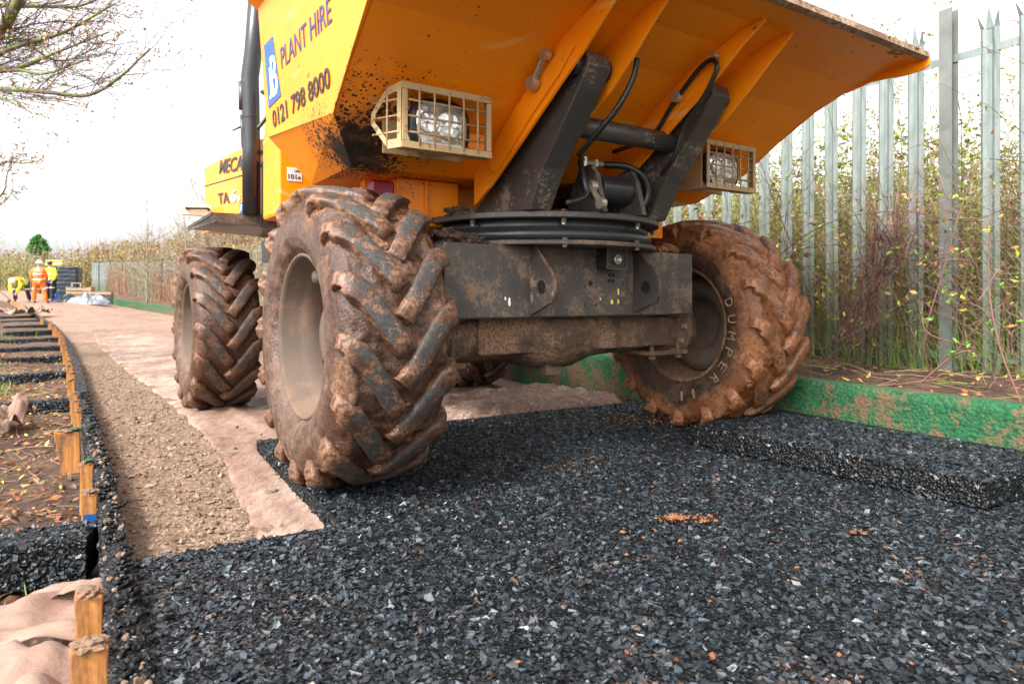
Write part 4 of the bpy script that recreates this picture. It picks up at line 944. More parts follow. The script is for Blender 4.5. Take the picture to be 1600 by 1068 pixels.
for s in (-1, 1):
    P0, P1, P2, P5 = (s * 1.0, .01, 1.23), (s * 1.15, -.2, 1.372), (s * 1.15, .683, 1.453), (s * 1.0, .52, 1.225)
    q = [P0, P1, P2, P5] if s < 0 else [P5, P2, P1, P0]
    G().prism(q, (-s * .006, 0, .006)).build('lower_side_panel', 'yellow_splash_side' if s < 0 else 'yellow_splash', sk, bevel=.002)
    # rim flange: hollow-section rail along the top edge
    y0, y1 = .70, -.30
    g = G(); g.add([(s * 1.195, y0, 2.035), (s * 1.275, y0 - .01, 2.095), (s * 1.275, y0 - .01, 2.18), (s * 1.19, y0, 2.18), (s * 1.205, y1, 2.035), (s * 1.285, y1, 2.095), (s * 1.285, y1, 2.18), (s * 1.2, y1, 2.18)],
                   [(0, 1, 2, 3), (7, 6, 5, 4), (0, 4, 5, 1), (1, 5, 6, 2), (2, 6, 7, 3), (3, 7, 4, 0)]).build('rim_rail', 'yellow', sk, bevel=.004)
    g = G(); g.bar((s * 1.205, -.30, 2.07), (s * 1.21, -1.06, 1.79), .06, .06).build('rim_rail', 'yellow', sk, bevel=.004)
G().add([(-1.0, .01, 1.23), (1.0, .01, 1.23), (1.0, .52, 1.225), (-1.0, .52, 1.225), (-1.0, .01, 1.238), (1.0, .01, 1.238), (1.0, .52, 1.233), (-1.0, .52, 1.233)], [(0, 3, 2, 1), (4, 5, 6, 7), (0, 1, 5, 4), (1, 2, 6, 5), (2, 3, 7, 6), (3, 0, 4, 7)]).build('bottom_panel', 'yellow_splash', sk)
G().add([(-1.0, .52, 1.225), (1.0, .52, 1.225), (1.15, .683, 1.453), (-1.15, .683, 1.453), (-1.2, .678, 2.12), (1.2, .678, 2.12)], [(0, 1, 2, 3), (3, 2, 5, 4)]).build('rear_panel', 'yellow', sk)
# heap of spoil inside up to the lip
V = []
nx_, ny_ = 60, 50
for i in range(ny_):
    for j in range(nx_):
        x_ = -1.16 + 2.32 * j / (nx_ - 1); y_ = -1.07 + 1.7 * i / (ny_ - 1)
        zf = float(np.interp(-y_, [-.7, .8, .95, 1.10], [1.60, 1.735, 1.765, 1.770]))
        V.append((x_, y_, max(zf, 1.775 + .03 * noise.fractal(Vector((x_ * 5, y_ * 5, 3)), .8, 2, 5) * (1 if i > 0 else 0) + .10 * sm(i / 20) * (1 - abs(x_) / 1.2))))
fm('spoil', V, [(i * nx_ + j, i * nx_ + j + 1, (i + 1) * nx_ + j + 1, (i + 1) * nx_ + j) for i in range(ny_ - 1) for j in range(nx_ - 1)], 'mudB', sk, smooth=True, kind='stuff')
lip = G().add([(-1.212, -1.10, 1.750), (1.212, -1.10, 1.750), (1.212, -1.125, 1.760), (-1.212, -1.125, 1.760), (-1.212, -1.06, 1.790), (1.212, -1.06, 1.790), (1.212, -1.122, 1.786), (-1.212, -1.122, 1.786)], [(0, 1, 2, 3), (4, 7, 6, 5), (3, 2, 6, 7), (1, 5, 6, 2), (0, 3, 7, 4)]).build('cutting_lip', 'lip_mud', sk)
lip['label'] = 'worn front lip with dried mud on it'
for s in (-1, 1):
    q = [(-.74, 1.695), (-.86, 1.718), (-.94, 1.716), (-1.01, 1.708), (-1.09, 1.712), (-1.125, 1.728), (-1.125, 1.768), (-.95, 1.762), (-.80, 1.722)]
    G().prism([(s * 1.203, y_, z_) for y_, z_ in (q if s < 0 else q[::-1])], (s * .010, 0, 0)).build('lip_wing', 'yellow', sk)
g = G()
for i in range(26):
    g.blob((U(.3, 1.15), -1.09 + U(-.02, .03), 1.775), (U(.01, .05), U(.01, .02), U(.006, .018)), .6, i, 1)
g.blob((1.02, -1.07, 1.775), (.09, .04, .022), .4, 3, 2)
g.build('lip_mud', 'mudB', sk, smooth=True, kind='stuff')
# longitudinal ribs under the floor, in pairs beside each arm
def zfl(y): return float(np.interp(-y, [-p[0] for p in PF], [p[1] for p in PF]))
def rib(x_, sgn):
    lo = [(-.01, 1.11), (-.15, 1.18), (-.40, 1.34), (-.62, 1.485), (-.74, 1.56), (-.90, 1.68), (-1.0, 1.742)]
    if sgn > 0: lo = [(-.35, 1.33), (-.52, 1.40), (-.66, 1.475), (-.78, 1.57), (-.88, 1.66), (-.98, 1.738)]
    up = [(y_, zfl(y_) - .001) for y_, _ in lo]
    up = [(p[0] if p[0] < 0 else 0, p[1]) for p in up]
    pts = [(x_, y_, z_) for y_, z_ in lo] + [(x_, y_, z_ + .002) for y_, z_ in up[::-1]]
    return G().prism(pts, (.012, 0, 0)).build('rib', 'yellow', sk, bevel=.0015)
for xc in (-.335, .335):
    r1 = rib(xc - .115, -1); r2 = rib(xc + .085, 1)
    # doubler plate with bent edge and pin retainers
    pts = [(xc - .119, -.14, 1.255), (xc - .119, -.20, 1.225), (xc - .119, -.45, 1.405), (xc - .119, -.62, 1.515), (xc - .119, -.72, 1.60), (xc - .119, -.66, 1.62), (xc - .119, -.40, 1.49), (xc - .119, -.22, 1.37)]
    d_ = G().prism([(p[0] - .008, p[1], p[2]) for p in pts], (.010, 0, 0)).build('doubler_plate', 'yellow', sk, bevel=.002)
    x0 = xc - .135
    if xc < 0:
        G().tube([(x0 - .03, -.50, 1.515), (x0, -.50, 1.515)], .027, 14).tube([(x0 - .015, -.50, 1.515), (x0 - .015, -.58, 1.60)], .012, 8).tube([(x0 - .028, -.58, 1.60), (x0, -.58, 1.60)], .022, 12).build('pin_retainer', 'chrome', d_)
    else:
        G().tube([(x0 - .03, -.60, 1.55), (x0, -.60, 1.55)], .025, 14).build('pivot_pin_head', 'chrome', d_)
        G().tube([(x0 - .03, -.80, 1.665), (x0, -.80, 1.665)], .012, 8).build('hose_clip', 'chrome', d_)
    G().lathe([(.014, 0), (.014, .012), (.0005, .018)], 10, 'x', (xc + .098, -.80, 1.62)).build('bolt', 'chrome', r2)
# box section below the hopper, behind the lamps
G().box((-.60, .24, 1.125), (.30, .22, .20)).build('skip_mount', 'yellow_splash', sk, bevel=.003)
G().box((-.62, .122, 1.14), (.010, .02, .15)).build('stiffener', 'yellow', sk)
G().box((.60, .13, 1.125), (.30, .22, .20)).build('skip_mount', 'yellow_splash', sk, bevel=.003)
G().box((0, .28, 1.14), (1.7, .05, .17)).build('swivel_crossmember', 'yellow_splash', sk)
G().box((-.84, .10, 1.15), (.10, .06, .09)).build('red_side_lamp', 'red', dump, bevel=.008)

# ------------------------------------------------------------------ work lamps with guards
def lamp(xc, lab):
    yb, yf = -.20, -.40; z0, z1 = 1.235, 1.465; w2 = .18
    h = G().box((xc, -.20, (z0 + z1) / 2), (.34, .012, .20)).build('work_lamp', 'lamp_metal', dump, bevel=.002); h['label'] = lab
    # guard box: side plates, top and bottom strips
    g = G()
    for s in (-1, 1):
        x_ = xc + s * w2
        if s < 0:
            pts = [(x_ - .006, yf, z0), (x_ - .006, yf, z1), (x_ - .030, yf + .07, z1 - .01), (x_ - .062, yf + .13, z1 - .09), (x_ - .062, yf + .14, z0 + .10), (x_ - .030, yf + .06, z0 + .0)]
            if xc < 0:
                # ring-shaped plate with a wide opening
                outer = pts; c0 = Vector((sum(p[0] for p in pts) / 6, sum(p[1] for p in pts) / 6, sum(p[2] for p in pts) / 6))
                inner = [tuple(c0 + (Vector(p) - c0) * .72) for p in pts]
                n = 6; V = [Vector(p) for p in outer + inner]; V += [p + Vector((.006, .008, 0)) for p in V]
                g.add(V, [(i, (i + 1) % n, n + (i + 1) % n, n + i) for i in range(n)] + [(2 * n + i, 3 * n + i, 3 * n + (i + 1) % n, 2 * n + (i + 1) % n) for i in range(n)] + [(i, 2 * n + i, 2 * n + (i + 1) % n, (i + 1) % n) for i in range(n)] + [(n + i, n + (i + 1) % n, 3 * n + (i + 1) % n, 3 * n + i) for i in range(n)])
            else: g.box((x_, (yf + yb) / 2 + .03, (z0 + z1) / 2), (.006, .20, z1 - z0))
        else:
            g.box((x_, yf + .02, (z0 + z1) / 2), (.006, .04, z1 - z0))
    g.box((xc, yf + .025, z1 - .003), (2 * w2, .05, .006)); g.box((xc, yf + .025, z0 + .003), (2 * w2, .05, .006))
    g.box((xc, yf - .002, z1 - .012), (2 * w2 + .01, .006, .024)); g.box((xc, yf - .002, z0 + .012), (2 * w2 + .01, .006, .024))
    for s in (-1, 1): g.box((xc + s * (w2 - .007), yf - .002, (z0 + z1) / 2), (.020, .0055, z1 - z0 - .05))
    g.build('guard_frame', 'lamp_metal', h, bevel=.001)
    for k in range(5):
        x_ = xc - w2 + 2 * w2 * (k + 1) / 6 + .003; G().tube([(x_, yf - .004, z0 + .01), (x_, yf - .004, z1 - .01)], .0042, 6).build('guard_bar', 'lamp_metal', h, smooth=True)
    for k in range(3):
        z_ = z0 + .03 + (z1 - z0 - .06) * (k + .5) / 3; g = G().tube([(xc + w2, yf + .0045, z_), (xc - w2, yf + .0045, z_)] + ([(xc - w2 - .058, yf + .13, z_)] if xc < 0 else []), .0042, 6).build('guard_bar', 'lamp_metal', h, smooth=True)
    if xc < 0:
        G().tube([(xc - w2 - .030, yf + .065, z0), (xc - w2 - .030, yf + .065, z1 - .01)], .0042, 6).build('guard_bar', 'lamp_metal', h, smooth=True)
    # lamp body: rounded shell and lens
    zc = (z0 + z1) / 2 - .004
    def rrect(hx, hz, y_, e=3.2, n=36):
        out = []
        for k in range(n):
            a = 2 * math.pi * k / n; c_, s_ = math.cos(a), math.sin(a)
            out.append((xc + hx * abs(c_) ** (2 / e) * (1 if c_ >= 0 else -1), y_, zc + hz * abs(s_) ** (2 / e) * (1 if s_ >= 0 else -1)))
        return out
    def loft(rings, name, m, cap=True):
        V = [p for r in rings for p in r]; n = 36
        F = [(i * n + k, (i + 1) * n + k, (i + 1) * n + (k + 1) % n, i * n + (k + 1) % n) for i in range(len(rings) - 1) for k in range(n)]
        if cap: F += [tuple(range(n))]
        return G().add(V, F).build(name, m, h, smooth=True)
    ox = .0
    loft([rrect(.112, .088, -.352), rrect(.122, .096, -.345), rrect(.124, .098, -.325), rrect(.118, .090, -.29), rrect(.10, .075, -.23), rrect(.05, .05, -.20)], 'lamp_rim', 'black_gloss')
    loft([rrect(.114, .090, -.318), rrect(.122, .096, -.315), rrect(.119, .092, -.29), rrect(.10, .07, -.22)], 'lamp_shell', 'lamp_shell', False)
    loft([rrect(.001, .001, -.366), rrect(.05, .04, -.364), rrect(.085, .066, -.360), rrect(.104, .081, -.352)], 'lens', 'lens', False)
    for (dx, dz, r_) in ((.02, 0, .055), (-.06, 0, .038)):
        G().lathe([(r_ + .004, -.364), (r_ + .004, -.369), (r_, -.369), (r_ * .9, -.362)], 28, 'y', (xc + dx, 0, zc + dz)).build('reflector_ring', 'chrome', h, smooth=True)
    G().box((xc, -.352, zc - .075), (.17, .012, .018)).build('indicator_strip', 'white', h, bevel=.003)
    # bracket to the rib
    s = -1 if xc > 0 else 1
    G().box((xc + s * (w2 + .045), -.24, (z0 + z1) / 2 - .02), (.10, .012, .06)).build('bracket', 'yellow', h)
    return h
lamp(-.79, 'left work lamp behind beige grid'); lamp(.79, 'right work lamp behind beige grid')

# ------------------------------------------------------------------ lettering on the skip side
def sp(b_, z_): return Vector((-1.15 - .0745 * (z_ - 1.372) - .0015, b_, z_))
nrm = Vector((-1, 0, .085)).normalized()
text('0121 798 8000', sp(.568, 1.470), sp(-.202, 1.461) - sp(.568, 1.470), sp(.571, 1.548) - sp(.568, 1.470), nrm, 'ink', sp_l, 'phone_number', .001, .02)
text('PLANT HIRE', sp(.374, 1.682), sp(-.258, 1.675) - sp(.374, 1.682), sp(.371, 1.768) - sp(.374, 1.682), nrm, 'ink_blue', sp_l, 'lettering', .001)
lg = G().prism([sp(.618, 1.572), sp(.415, 1.580), sp(.474, 1.851), sp(.618, 1.851)], nrm * .0015).build('logo', 'decal_blue', sp_l)
text('B', sp(.535, 1.60), sp(.445, 1.60) - sp(.535, 1.60), sp(.535, 1.775) - sp(.535, 1.60), nrm, 'white', lg, 'logo_letter', .0022, .01)
text('J', sp(.583, 1.60), sp(.54, 1.60) - sp(.583, 1.60), sp(.583, 1.735) - sp(.583, 1.60), nrm, 'white', lg, 'logo_letter', .0022, .01)

# ------------------------------------------------------------------ rear body: engine cowl, fenders, roll bar
cw = G().add([(-.934, 1.55, 1.20), (-.934, 3.60, 1.24), (-.934, 3.60, 1.79), (-.934, 2.19, 1.715), (-.934, 1.55, 1.66),
              (.9, 1.55, 1.20), (.9, 3.60, 1.24), (.9, 3.60, 1.79), (.9, 2.19, 1.715), (.9, 1.55, 1.66)],
             [(0, 1, 2, 3, 4), (9, 8, 7, 6, 5), (0, 5, 6, 1), (1, 6, 7, 2), (2, 7, 8, 3), (3, 8, 9, 4), (4, 9, 5, 0)][::1]).build('engine_cowl', 'yellow', dump, bevel=.012)
G().add([(-.5, 1.2, 1.00), (-.5, 3.5, 1.00), (-.5, 3.5, 1.19), (-.5, 1.2, 1.19), (.5, 1.2, 1.00), (.5, 3.5, 1.00), (.5, 3.5, 1.19), (.5, 1.2, 1.19)], [(0, 1, 2, 3), (7, 6, 5, 4), (0, 4, 5, 1), (1, 5, 6, 2), (2, 6, 7, 3), (3, 7, 4, 0)]).build('lower_body', 'black_gloss', dump, bevel=.006)
G().box((-.9355, 2.78, 1.568), (.004, 1.64, .007), Matrix.Rotation(R(4.6), 3, 'X')).build('panel_gap', 'glassdark', cw)
G().box((-.85, .98, 1.30), (.36, .05, .34)).build('step_panel', 'yellow', dump, bevel=.01)
G().box((-.78, 1.30, 1.40), (.40, .40, .50)).build('console', 'yellow', dump, bevel=.02)
bl_ = dict(n=Vector((-1, 0, 0)))
def cs(b_, z_): return Vector((-.9365, b_, z_))
text('MECALAC', cs(2.985, 1.644), cs(1.66, 1.490) - cs(2.985, 1.644), cs(2.93, 1.742) - cs(2.985, 1.644), (-1, 0, 0), 'ink', cw, 'maker_lettering', .002, .02)
text('TA', cs(3.006, 1.417), cs(2.60, 1.380) - cs(3.006, 1.417), cs(3.03, 1.503) - cs(3.006, 1.417), (-1, 0, 0), 'ink', cw, 'model_lettering', .002, .02)
text('6', cs(2.57, 1.378), cs(2.38, 1.364) - cs(2.57, 1.378), cs(2.58, 1.470) - cs(2.57, 1.378), (-1, 0, 0), 'white', cw, 'model_lettering', .003, .03)
text('s', cs(2.35, 1.362), cs(2.27, 1.357) - cs(2.35, 1.362), cs(2.35, 1.405) - cs(2.35, 1.362), (-1, 0, 0), 'white', cw, 'model_lettering', .003, .02)
lg2 = G().prism([cs(2.29, 1.275), cs(2.08, 1.262), cs(2.08, 1.335), cs(2.29, 1.348)], (-.002, 0, 0)).build('small_logo', 'decal_blue', cw)
text('JB', cs(2.26, 1.288), cs(2.12, 1.28) - cs(2.26, 1.288), cs(2.26, 1.332) - cs(2.26, 1.288), (-1, 0, 0), 'white', lg2, 'logo_letter', .003, .01)
# noise label on the front of the console
y_ = .953
st = G().box((-.953, y_, 1.340), (.075, .002, .070)).build('noise_label', 'white', dump)
text('101', (-.985, y_ - .001, 1.316), (.040, 0, 0), (0, 0, .026), (0, -1, 0), 'ink', st, 'label_figures', .001, .01)
text('dB', (-.940, y_ - .001, 1.318), (.018, 0, 0), (0, 0, .014), (0, -1, 0), 'ink', st, 'label_figures', .001)
text('LWA', (-.955, y_ - .001, 1.352), (.030, 0, 0), (0, 0, .014), (0, -1, 0), 'ink', st, 'label_figures', .001)
# black fenders with folded skirt
for s in (-1, 1):
    g = G()
    A = [(s * 1.22, 1.70, 1.190), (s * .42, 1.70, 1.190), (s * .42, 3.25, 1.190), (s * 1.24, 2.42, 1.165)]
    if s > 0: A = A[::-1]
    f_ = G().prism(A[::-1], (0, 0, .012)).build('fender', 'black_gloss', dump)
    pts = [(s * 1.22, 1.698, 1.204), (s * .42, 1.698, 1.216), (s * .42, 1.698, 1.09), (s * 1.19, 1.698, 1.150)]
    G().prism(pts if s < 0 else pts[::-1], (0, .006, 0)).build('fender_skirt', 'steel_dusty', f_)
    G().prism([(s * 1.222, 1.70, 1.204), (s * 1.242, 2.42, 1.180), (s * 1.238, 2.42, 1.150), (s * 1.20, 1.70, 1.150)], (-s * .006, 0, 0)).build('fender_flap', 'steel_dusty', f_)
G().tube([(-.995, 1.70, 1.205), (-.995, 1.70, 1.60), (-1.0, 1.70, 1.93), (-1.003, 1.70, 2.03), (-.988, 1.68, 2.18), (-.955, 1.66, 2.70)], .052, 24).build('roll_bar', 'black_gloss', dump, smooth=True)
G().tube([(.80, 2.05, 1.245), (.80, 2.05, 1.95), (.78, 2.0, 2.70)], .055, 20).build('roll_bar', 'black_gloss', dump, smooth=True)
G().tube([(-.955, 1.66, 2.70), (-.90, 1.66, 2.76), (.72, 2.0, 2.76), (.78, 2.0, 2.70)], .055, 20).build('roll_bar_top', 'black_gloss', dump, smooth=True)
G().lathe([(.0535, 1.78), (.0535, 1.784)], 24, 'z', (-1.0, 1.70, 0)).build('tube_joint', 'glassdark', dump)
G().tube([(-1.048, 1.71, 1.83), (-1.05, 1.71, 2.0)], .018, 8).tube([(-1.04, 1.71, 1.60), (-1.05, 1.71, 1.80)], .010, 8).tube([(-1.10, 1.71, 1.70), (-1.05, 1.71, 1.73)], .006, 8).build('side_rail', 'steel', dump, smooth=True)
G().tube(bez([(-.96, 1.60, 1.93), (-.928, 1.58, 1.89), (-.930, 1.58, 1.79), (-.985, 1.60, 1.70)], 20), .012, 8).build('coiled_cable', 'hose', dump, smooth=True)
G().box((-.918, 1.64, 1.66), (.026, .02, .34)).build('hi_vis_strip', 'hiviz', dump)
G().box((-.93, 1.64, 1.35), (.03, .04, .34)).build('black_post', 'black_gloss', dump)
G().box((-.40, 1.75, 1.95), (.5, .12, .5)).build('seat_back', 'black_gloss', dump, bevel=.04)
# pale light bracket at the rear
lb = G().box((-1.045, 3.30, 1.395), (.22, .05, .09)).build('rear_lamp_bracket', 'lamp_shell', dump, bevel=.006)
for x_ in (-1.16, -1.0): G().lathe([(.012, -.030), (.012, -.038), (.0005, -.040)], 10, 'y', (x_ + .04, 3.30, 1.40)).build('bolt', 'black_gloss', lb)
G().tube([(-1.12, 3.262, 1.40), (-.96, 3.262, 1.41)], .008, 6).build('lead', 'hose', lb)
# ------------------------------------------------------------------ palisade fence
def xf(D): return xk(D) + 1.112 + .014 * D
fl = [(xf(1.2), 1.2)]; D = 1.2; arc = [0.]
FP = []; s_acc = 0.; step = .185; nxt = 0.; dD = .002; prev = (xf(1.0), 1.0); D = 1.0
import bisect
Dd = np.arange(1.0, 46, .005); Xd = np.array([xf(d) for d in Dd]); seg_ = np.hypot(np.diff(Xd), np.diff(Dd)); arc = np.concatenate([[0], np.cumsum(seg_)])
def at(s): return float(np.interp(s, arc, Xd)), float(np.interp(s, arc, Dd))
# find the arc length at which a pale stands at D=4.14 so the row falls where it does
s0 = float(np.interp(4.14, Dd, arc)) % step
fence = empty('palisade_fence', (xf(4.14), 4.14, .25)); F0 = Vector((xf(4.14), 4.14, .25))
tag(fence, 'weathered galvanised steel palisade fence with spiked pales running beside the path', 'fence')
def pale_mesh(seed):
    rr = random.Random(seed); w2 = .048; H = 1.98; t = .0035; g = G()
    cs = [(-w2, .010), (-w2 * .62, -.008), (-w2 * .22, .006), (w2 * .22, .006), (w2 * .62, -.008), (w2, .010)]
    n = len(cs); V = []
    for z_ in (0, H):
        for (a, c_) in cs: V.append((a, c_, z_))
        for (a, c_) in cs[::-1]: V.append((a, c_ + t, z_))
    m = 2 * n
    F = [(i, (i + 1) % m, m + (i + 1) % m, m + i) for i in range(m)]
    g.add(V, F)
    # triple points: the centre one upright, the outer two bent outwards
    def spike(a0, a1, c0, c1, tip):
        g.add([(a0, c0, H), (a1, c1, H), (a0, c0 + t, H), (a1, c1 + t, H), tip, (tip[0], tip[1] + t, tip[2])], [(0, 1, 4), (3, 2, 5), (0, 4, 5, 2), (1, 3, 5, 4)])
    spike(-w2 * .45, w2 * .45, .002, .002, (0, -.004, H + .125))
    spike(-w2, -w2 * .45, .010, 0, (-w2 * 1.15, -.022, H + .085))
    spike(w2 * .45, w2, 0, .010, (w2 * 1.15, -.022, H + .085))
    for z_ in (.14, 1.86): g.lathe([(.009, -.016), (.009, -.022), (.0005, -.026)], 8, 'y', (0, .022, z_))
    me = bpy.data.meshes.new('pale'); me.from_pydata(g.v, [], g.f); me.polygons.foreach_set('use_smooth', [False] * len(g.f)); me.update(); me.materials.append(M['galv']); return me
pm = [pale_mesh(i) for i in range(2)]
k = 0; np_ = 0
smax = arc[-1]; post_every = 16; i0 = None
s = s0; idx = 0; sref = int(round((float(np.interp(4.14, Dd, arc)) - s0) / step))
while s < smax and np_ < 298:
    sx_ = s - (.23 * step if idx < sref - 1 else .12 * step if idx == sref - 1 else 0)
    x_, y_ = at(sx_); x2, y2 = at(sx_ + .05); an = math.atan2(y2 - y_, x2 - x_)
    if (idx - sref + 1) % post_every == 0:      # a post takes the place of a pale
        sp_ = s
        pz = zA(y_) + .22 - .25
        o = G(); hh = 2.15
        o.prism([(-.036, -.035, -.1), (.036, -.035, -.1), (.036, -.029, -.1), (.004, -.029, -.1), (.004, .029, -.1), (.036, .029, -.1), (.036, .035, -.1), (-.036, .035, -.1), (-.036, .029, -.1), (-.004, .029, -.1), (-.004, -.029, -.1), (-.036, -.029, -.1)], (0, 0, hh + .1))
        ob = o.build('post', 'galv_post', fence); ob.location = (x_ - F0.x, y_ - F0.y, pz); ob.rotation_euler = (0, 0, an + R(90) * 0)
        ob.location += Vector((-.03, 0, 0)) * 0
        b_ = G().lathe([(.014, -.036), (.014, -.05), (.0005, -.052)], 8, 'y', (.03, 0, 1.86)).build('bolt', 'galv', ob)
    else:
        o = bpy.data.objects.new('pale', pm[np_ % 2]); link(o, fence)
        side_x, side_y = math.sin(an), -math.cos(an)   # towards the path
        # the row stands on the path side of the rails
        o.location = (x_ - F0.x - .012 * math.sin(an) * -1, y_ - F0.y, zA(y_) + .25 - F0.z - .02 + random.uniform(-.01, .01))
        o.rotation_euler = (R(random.gauss(0, .25)), R(random.gauss(0, .35)), an + math.pi)
        np_ += 1
    s += step; idx += 1
for zr in (.14, 1.86):
    V = []; ss = np.arange(0.05, smax - .1, .6)
    for q in ss:
        x_, y_ = at(q); x2, y2 = at(q + .05); t = Vector((x2 - x_, y2 - y_, 0)).normalized(); nn = Vector((-t.y, t.x, 0))
        if nn.x < 0: nn = -nn
        c0 = Vector((x_, y_, zA(y_) + .23 + zr)) - F0 + nn * .022
        for (a, c_) in ((0, -.022), (0, .022), (.005, .022), (.005, -.022)): V.append(c0 + nn * a + Vector((0, 0, c_)))
        for (a, c_) in ((0, 0),): pass
    n = 4; F = [(i * n + j, i * n + (j + 1) % n, (i + 1) * n + (j + 1) % n, (i + 1) * n + j) for i in range(len(ss) - 1) for j in range(n)]
    fm('rail', V, F, 'galv', fence)

# chicken wire hung on the near fence
g_v = []; g_f = []
def wseg(p, q, r=.0013):
    p, q = Vector(p), Vector(q); d = (q - p).normalized(); x = d.cross(Vector((.3, .8, .1))).normalized(); y = d.cross(x); k = len(g_v)
    for c_ in (p, q):
        for a in (0, 2.09, 4.19): g_v.append(tuple(c_ + (x * math.cos(a) + y * math.sin(a)) * r))
    g_f.extend([(k, k + 1, k + 4, k + 3), (k + 1, k + 2, k + 5, k + 4), (k + 2, k, k + 3, k + 5)])
cw_, ch_ = .046, .026
sA, sB = float(np.interp(1.9, Dd, arc)), float(np.interp(7.5, Dd, arc))
def wp(s, z):
    x_, y_ = at(s); off = -.035 + .012 * noise.noise(Vector((s * 3, z * 3, 1)))
    return (x_ + off * .86, y_ + off * .5, .25 + z + .012 * noise.noise(Vector((s * 4, z * 4, 9))))
ns_ = int((sB - sA) / cw_)
for i in range(ns_):
    for j in range(int(1.25 / (2 * ch_))):
        s = sA + i * cw_; z = j * 2 * ch_ + (ch_ if i % 2 else 0)
        A, B_, C_, D_ = wp(s, z), wp(s + cw_ * .33, z + ch_ * .9 * 0 + 0), wp(s + cw_, z + ch_), wp(s + cw_, z - ch_)
        wseg(A, wp(s + cw_ * .38, z)); wseg(wp(s + cw_ * .38, z), wp(s + cw_, z + ch_)); wseg(wp(s + cw_ * .38, z), wp(s + cw_, z - ch_))
tag(fm('chicken_wire', g_v, g_f, 'wire'), 'rusty hexagonal chicken wire hung on the lower half of the near fence', 'wire netting')

# ------------------------------------------------------------------ growth behind and through the fence
def behind(D, off): x_ = xf(D) + off; return x_, D, zright(x_, D)
sp = []
for _ in range(17000):
    D = 1.8 + 9.5 * random.random() ** 1.2; off = U(.02, 2.4); b_ = behind(D, off); L = U(.25, 1.35) * (1 if random.random() > .25 else 1.45)
    sp.append(((b_[0], b_[1], b_[2] - .02), (random.gauss(0, .16) * L, random.gauss(0, .16) * L, L), (random.gauss(0, .22) * L, random.gauss(0, .22) * L, -U(0, .25) * L), U(.0014, .0036)))
for _ in range(9000):
    D = U(3.4, 10); b_ = behind(D, U(.6, 4.5)); L = U(.8, 1.9)
    sp.append(((b_[0], b_[1], b_[2] - .02), (random.gauss(0, .18) * L, random.gauss(0, .18) * L, L), (random.gauss(0, .25) * L, random.gauss(0, .25) * L, -U(0, .3) * L), U(.0018, .004)))
stems('dry_stems', sp, 'straw', kind='stuff', label='dense dry grass stems standing behind the steel fence')
sp = []; lf = []; lf2 = []; rl = []
for _ in range(3600):
    D = 1.6 + 11 * random.random() ** 1.1; off = U(-.05, 1.8); b_ = behind(D, off); L = U(.7, 2.0) * (1 if D > 5.6 or random.random() > .7 else .75)
    dv = Vector((random.gauss(0, .25) * L, random.gauss(0, .25) * L, L * .9)); bn = Vector((random.gauss(0, .35) * L, random.gauss(0, .35) * L, -U(0, .5) * L))
    p0 = Vector((b_[0], b_[1], b_[2])); sp.append((tuple(p0), tuple(dv), tuple(bn), U(.0015, .0045)))
    for _k in range(random.randint(2, 9)):
        t = U(.3, 1); p = p0 + dv * t + bn * t * t
        d2 = Vector((random.gauss(0, 1), random.gauss(0, 1), U(-.2, 1))).normalized() * U(.08, .4)
        sp.append((tuple(p), tuple(d2), (0, 0, -.03), U(.0008, .0018)))
        if D > 4.4 or random.random() < .35:
            for _q in range(random.randint(1, 6)):
                pp = p + d2 * U(.2, 1); (lf if random.random() < .7 else rl).append(tuple(pp + Vector((U(-.03, .03),) * 3)))
sp = sp[:22000]
stems('bramble_thicket', sp, 'twig', kind='stuff', seg=4, label='tangle of brown bramble twigs behind the fence')
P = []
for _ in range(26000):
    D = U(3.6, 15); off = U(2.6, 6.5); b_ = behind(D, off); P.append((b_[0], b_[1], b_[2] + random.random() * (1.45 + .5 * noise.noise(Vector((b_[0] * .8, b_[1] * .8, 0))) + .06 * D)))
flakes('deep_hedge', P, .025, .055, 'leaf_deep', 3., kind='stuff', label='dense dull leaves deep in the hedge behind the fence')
# leafy mass, denser low and farther back
for _ in range(110000):
    D = 2.2 + 10 * random.random() ** 1.1; off = U(.25, 4.5); b_ = behind(D, off)
    z_ = b_[2] + (1.7 * random.random() ** 1.2 if D > 4.6 else (1.5 if D > 3.6 else 1.0) * random.random() ** 1.2)
    if noise.noise(Vector((b_[0] * 1.6, b_[1] * 1.6, z_ * 1.8))) < -.06: continue
    lf.append((b_[0], b_[1], z_))
flakes('hedge_foliage', lf, .009, .026, 'leaf_hedge', 3., kind='stuff', label='small green and yellow leaves of the hedge behind the fence')
for _ in range(1200):
    D = 1.9 + 7 * random.random(); b_ = behind(D, U(-.03, .8)); z_ = b_[2] + random.random() ** 1.6 * 1.5; rl.append((b_[0], b_[1], z_))
flakes('withered_leaves', rl, .008, .024, 'leaf_dead', 3., kind='stuff', label='withered brown leaves caught in the brambles by the fence')
for _ in range(1500):
    D = 1.9 + 6 * random.random(); b_ = behind(D, U(0, .9)); lf2.append((b_[0], b_[1], b_[2] + random.random() ** 1.8 * 1.3))
flakes('bramble_leaves', lf2, .008, .022, 'leaf_green', 3., kind='stuff', label='bright green young leaves low behind the fence')
sp = []
for _ in range(5200):
    D = 1.9 + 7 * random.random(); b_ = behind(D, U(-.08, .7)); L = U(.12, .5)
    sp.append(((b_[0], b_[1], b_[2] - .02), (U(-.1, .1), U(-.1, .1), L), (U(-.12, .12), U(-.12, .12), -.05), .0018))
stems('long_grass', sp, 'grass', kind='stuff', seg=4, label='thin green grass growing at the foot of the fence')
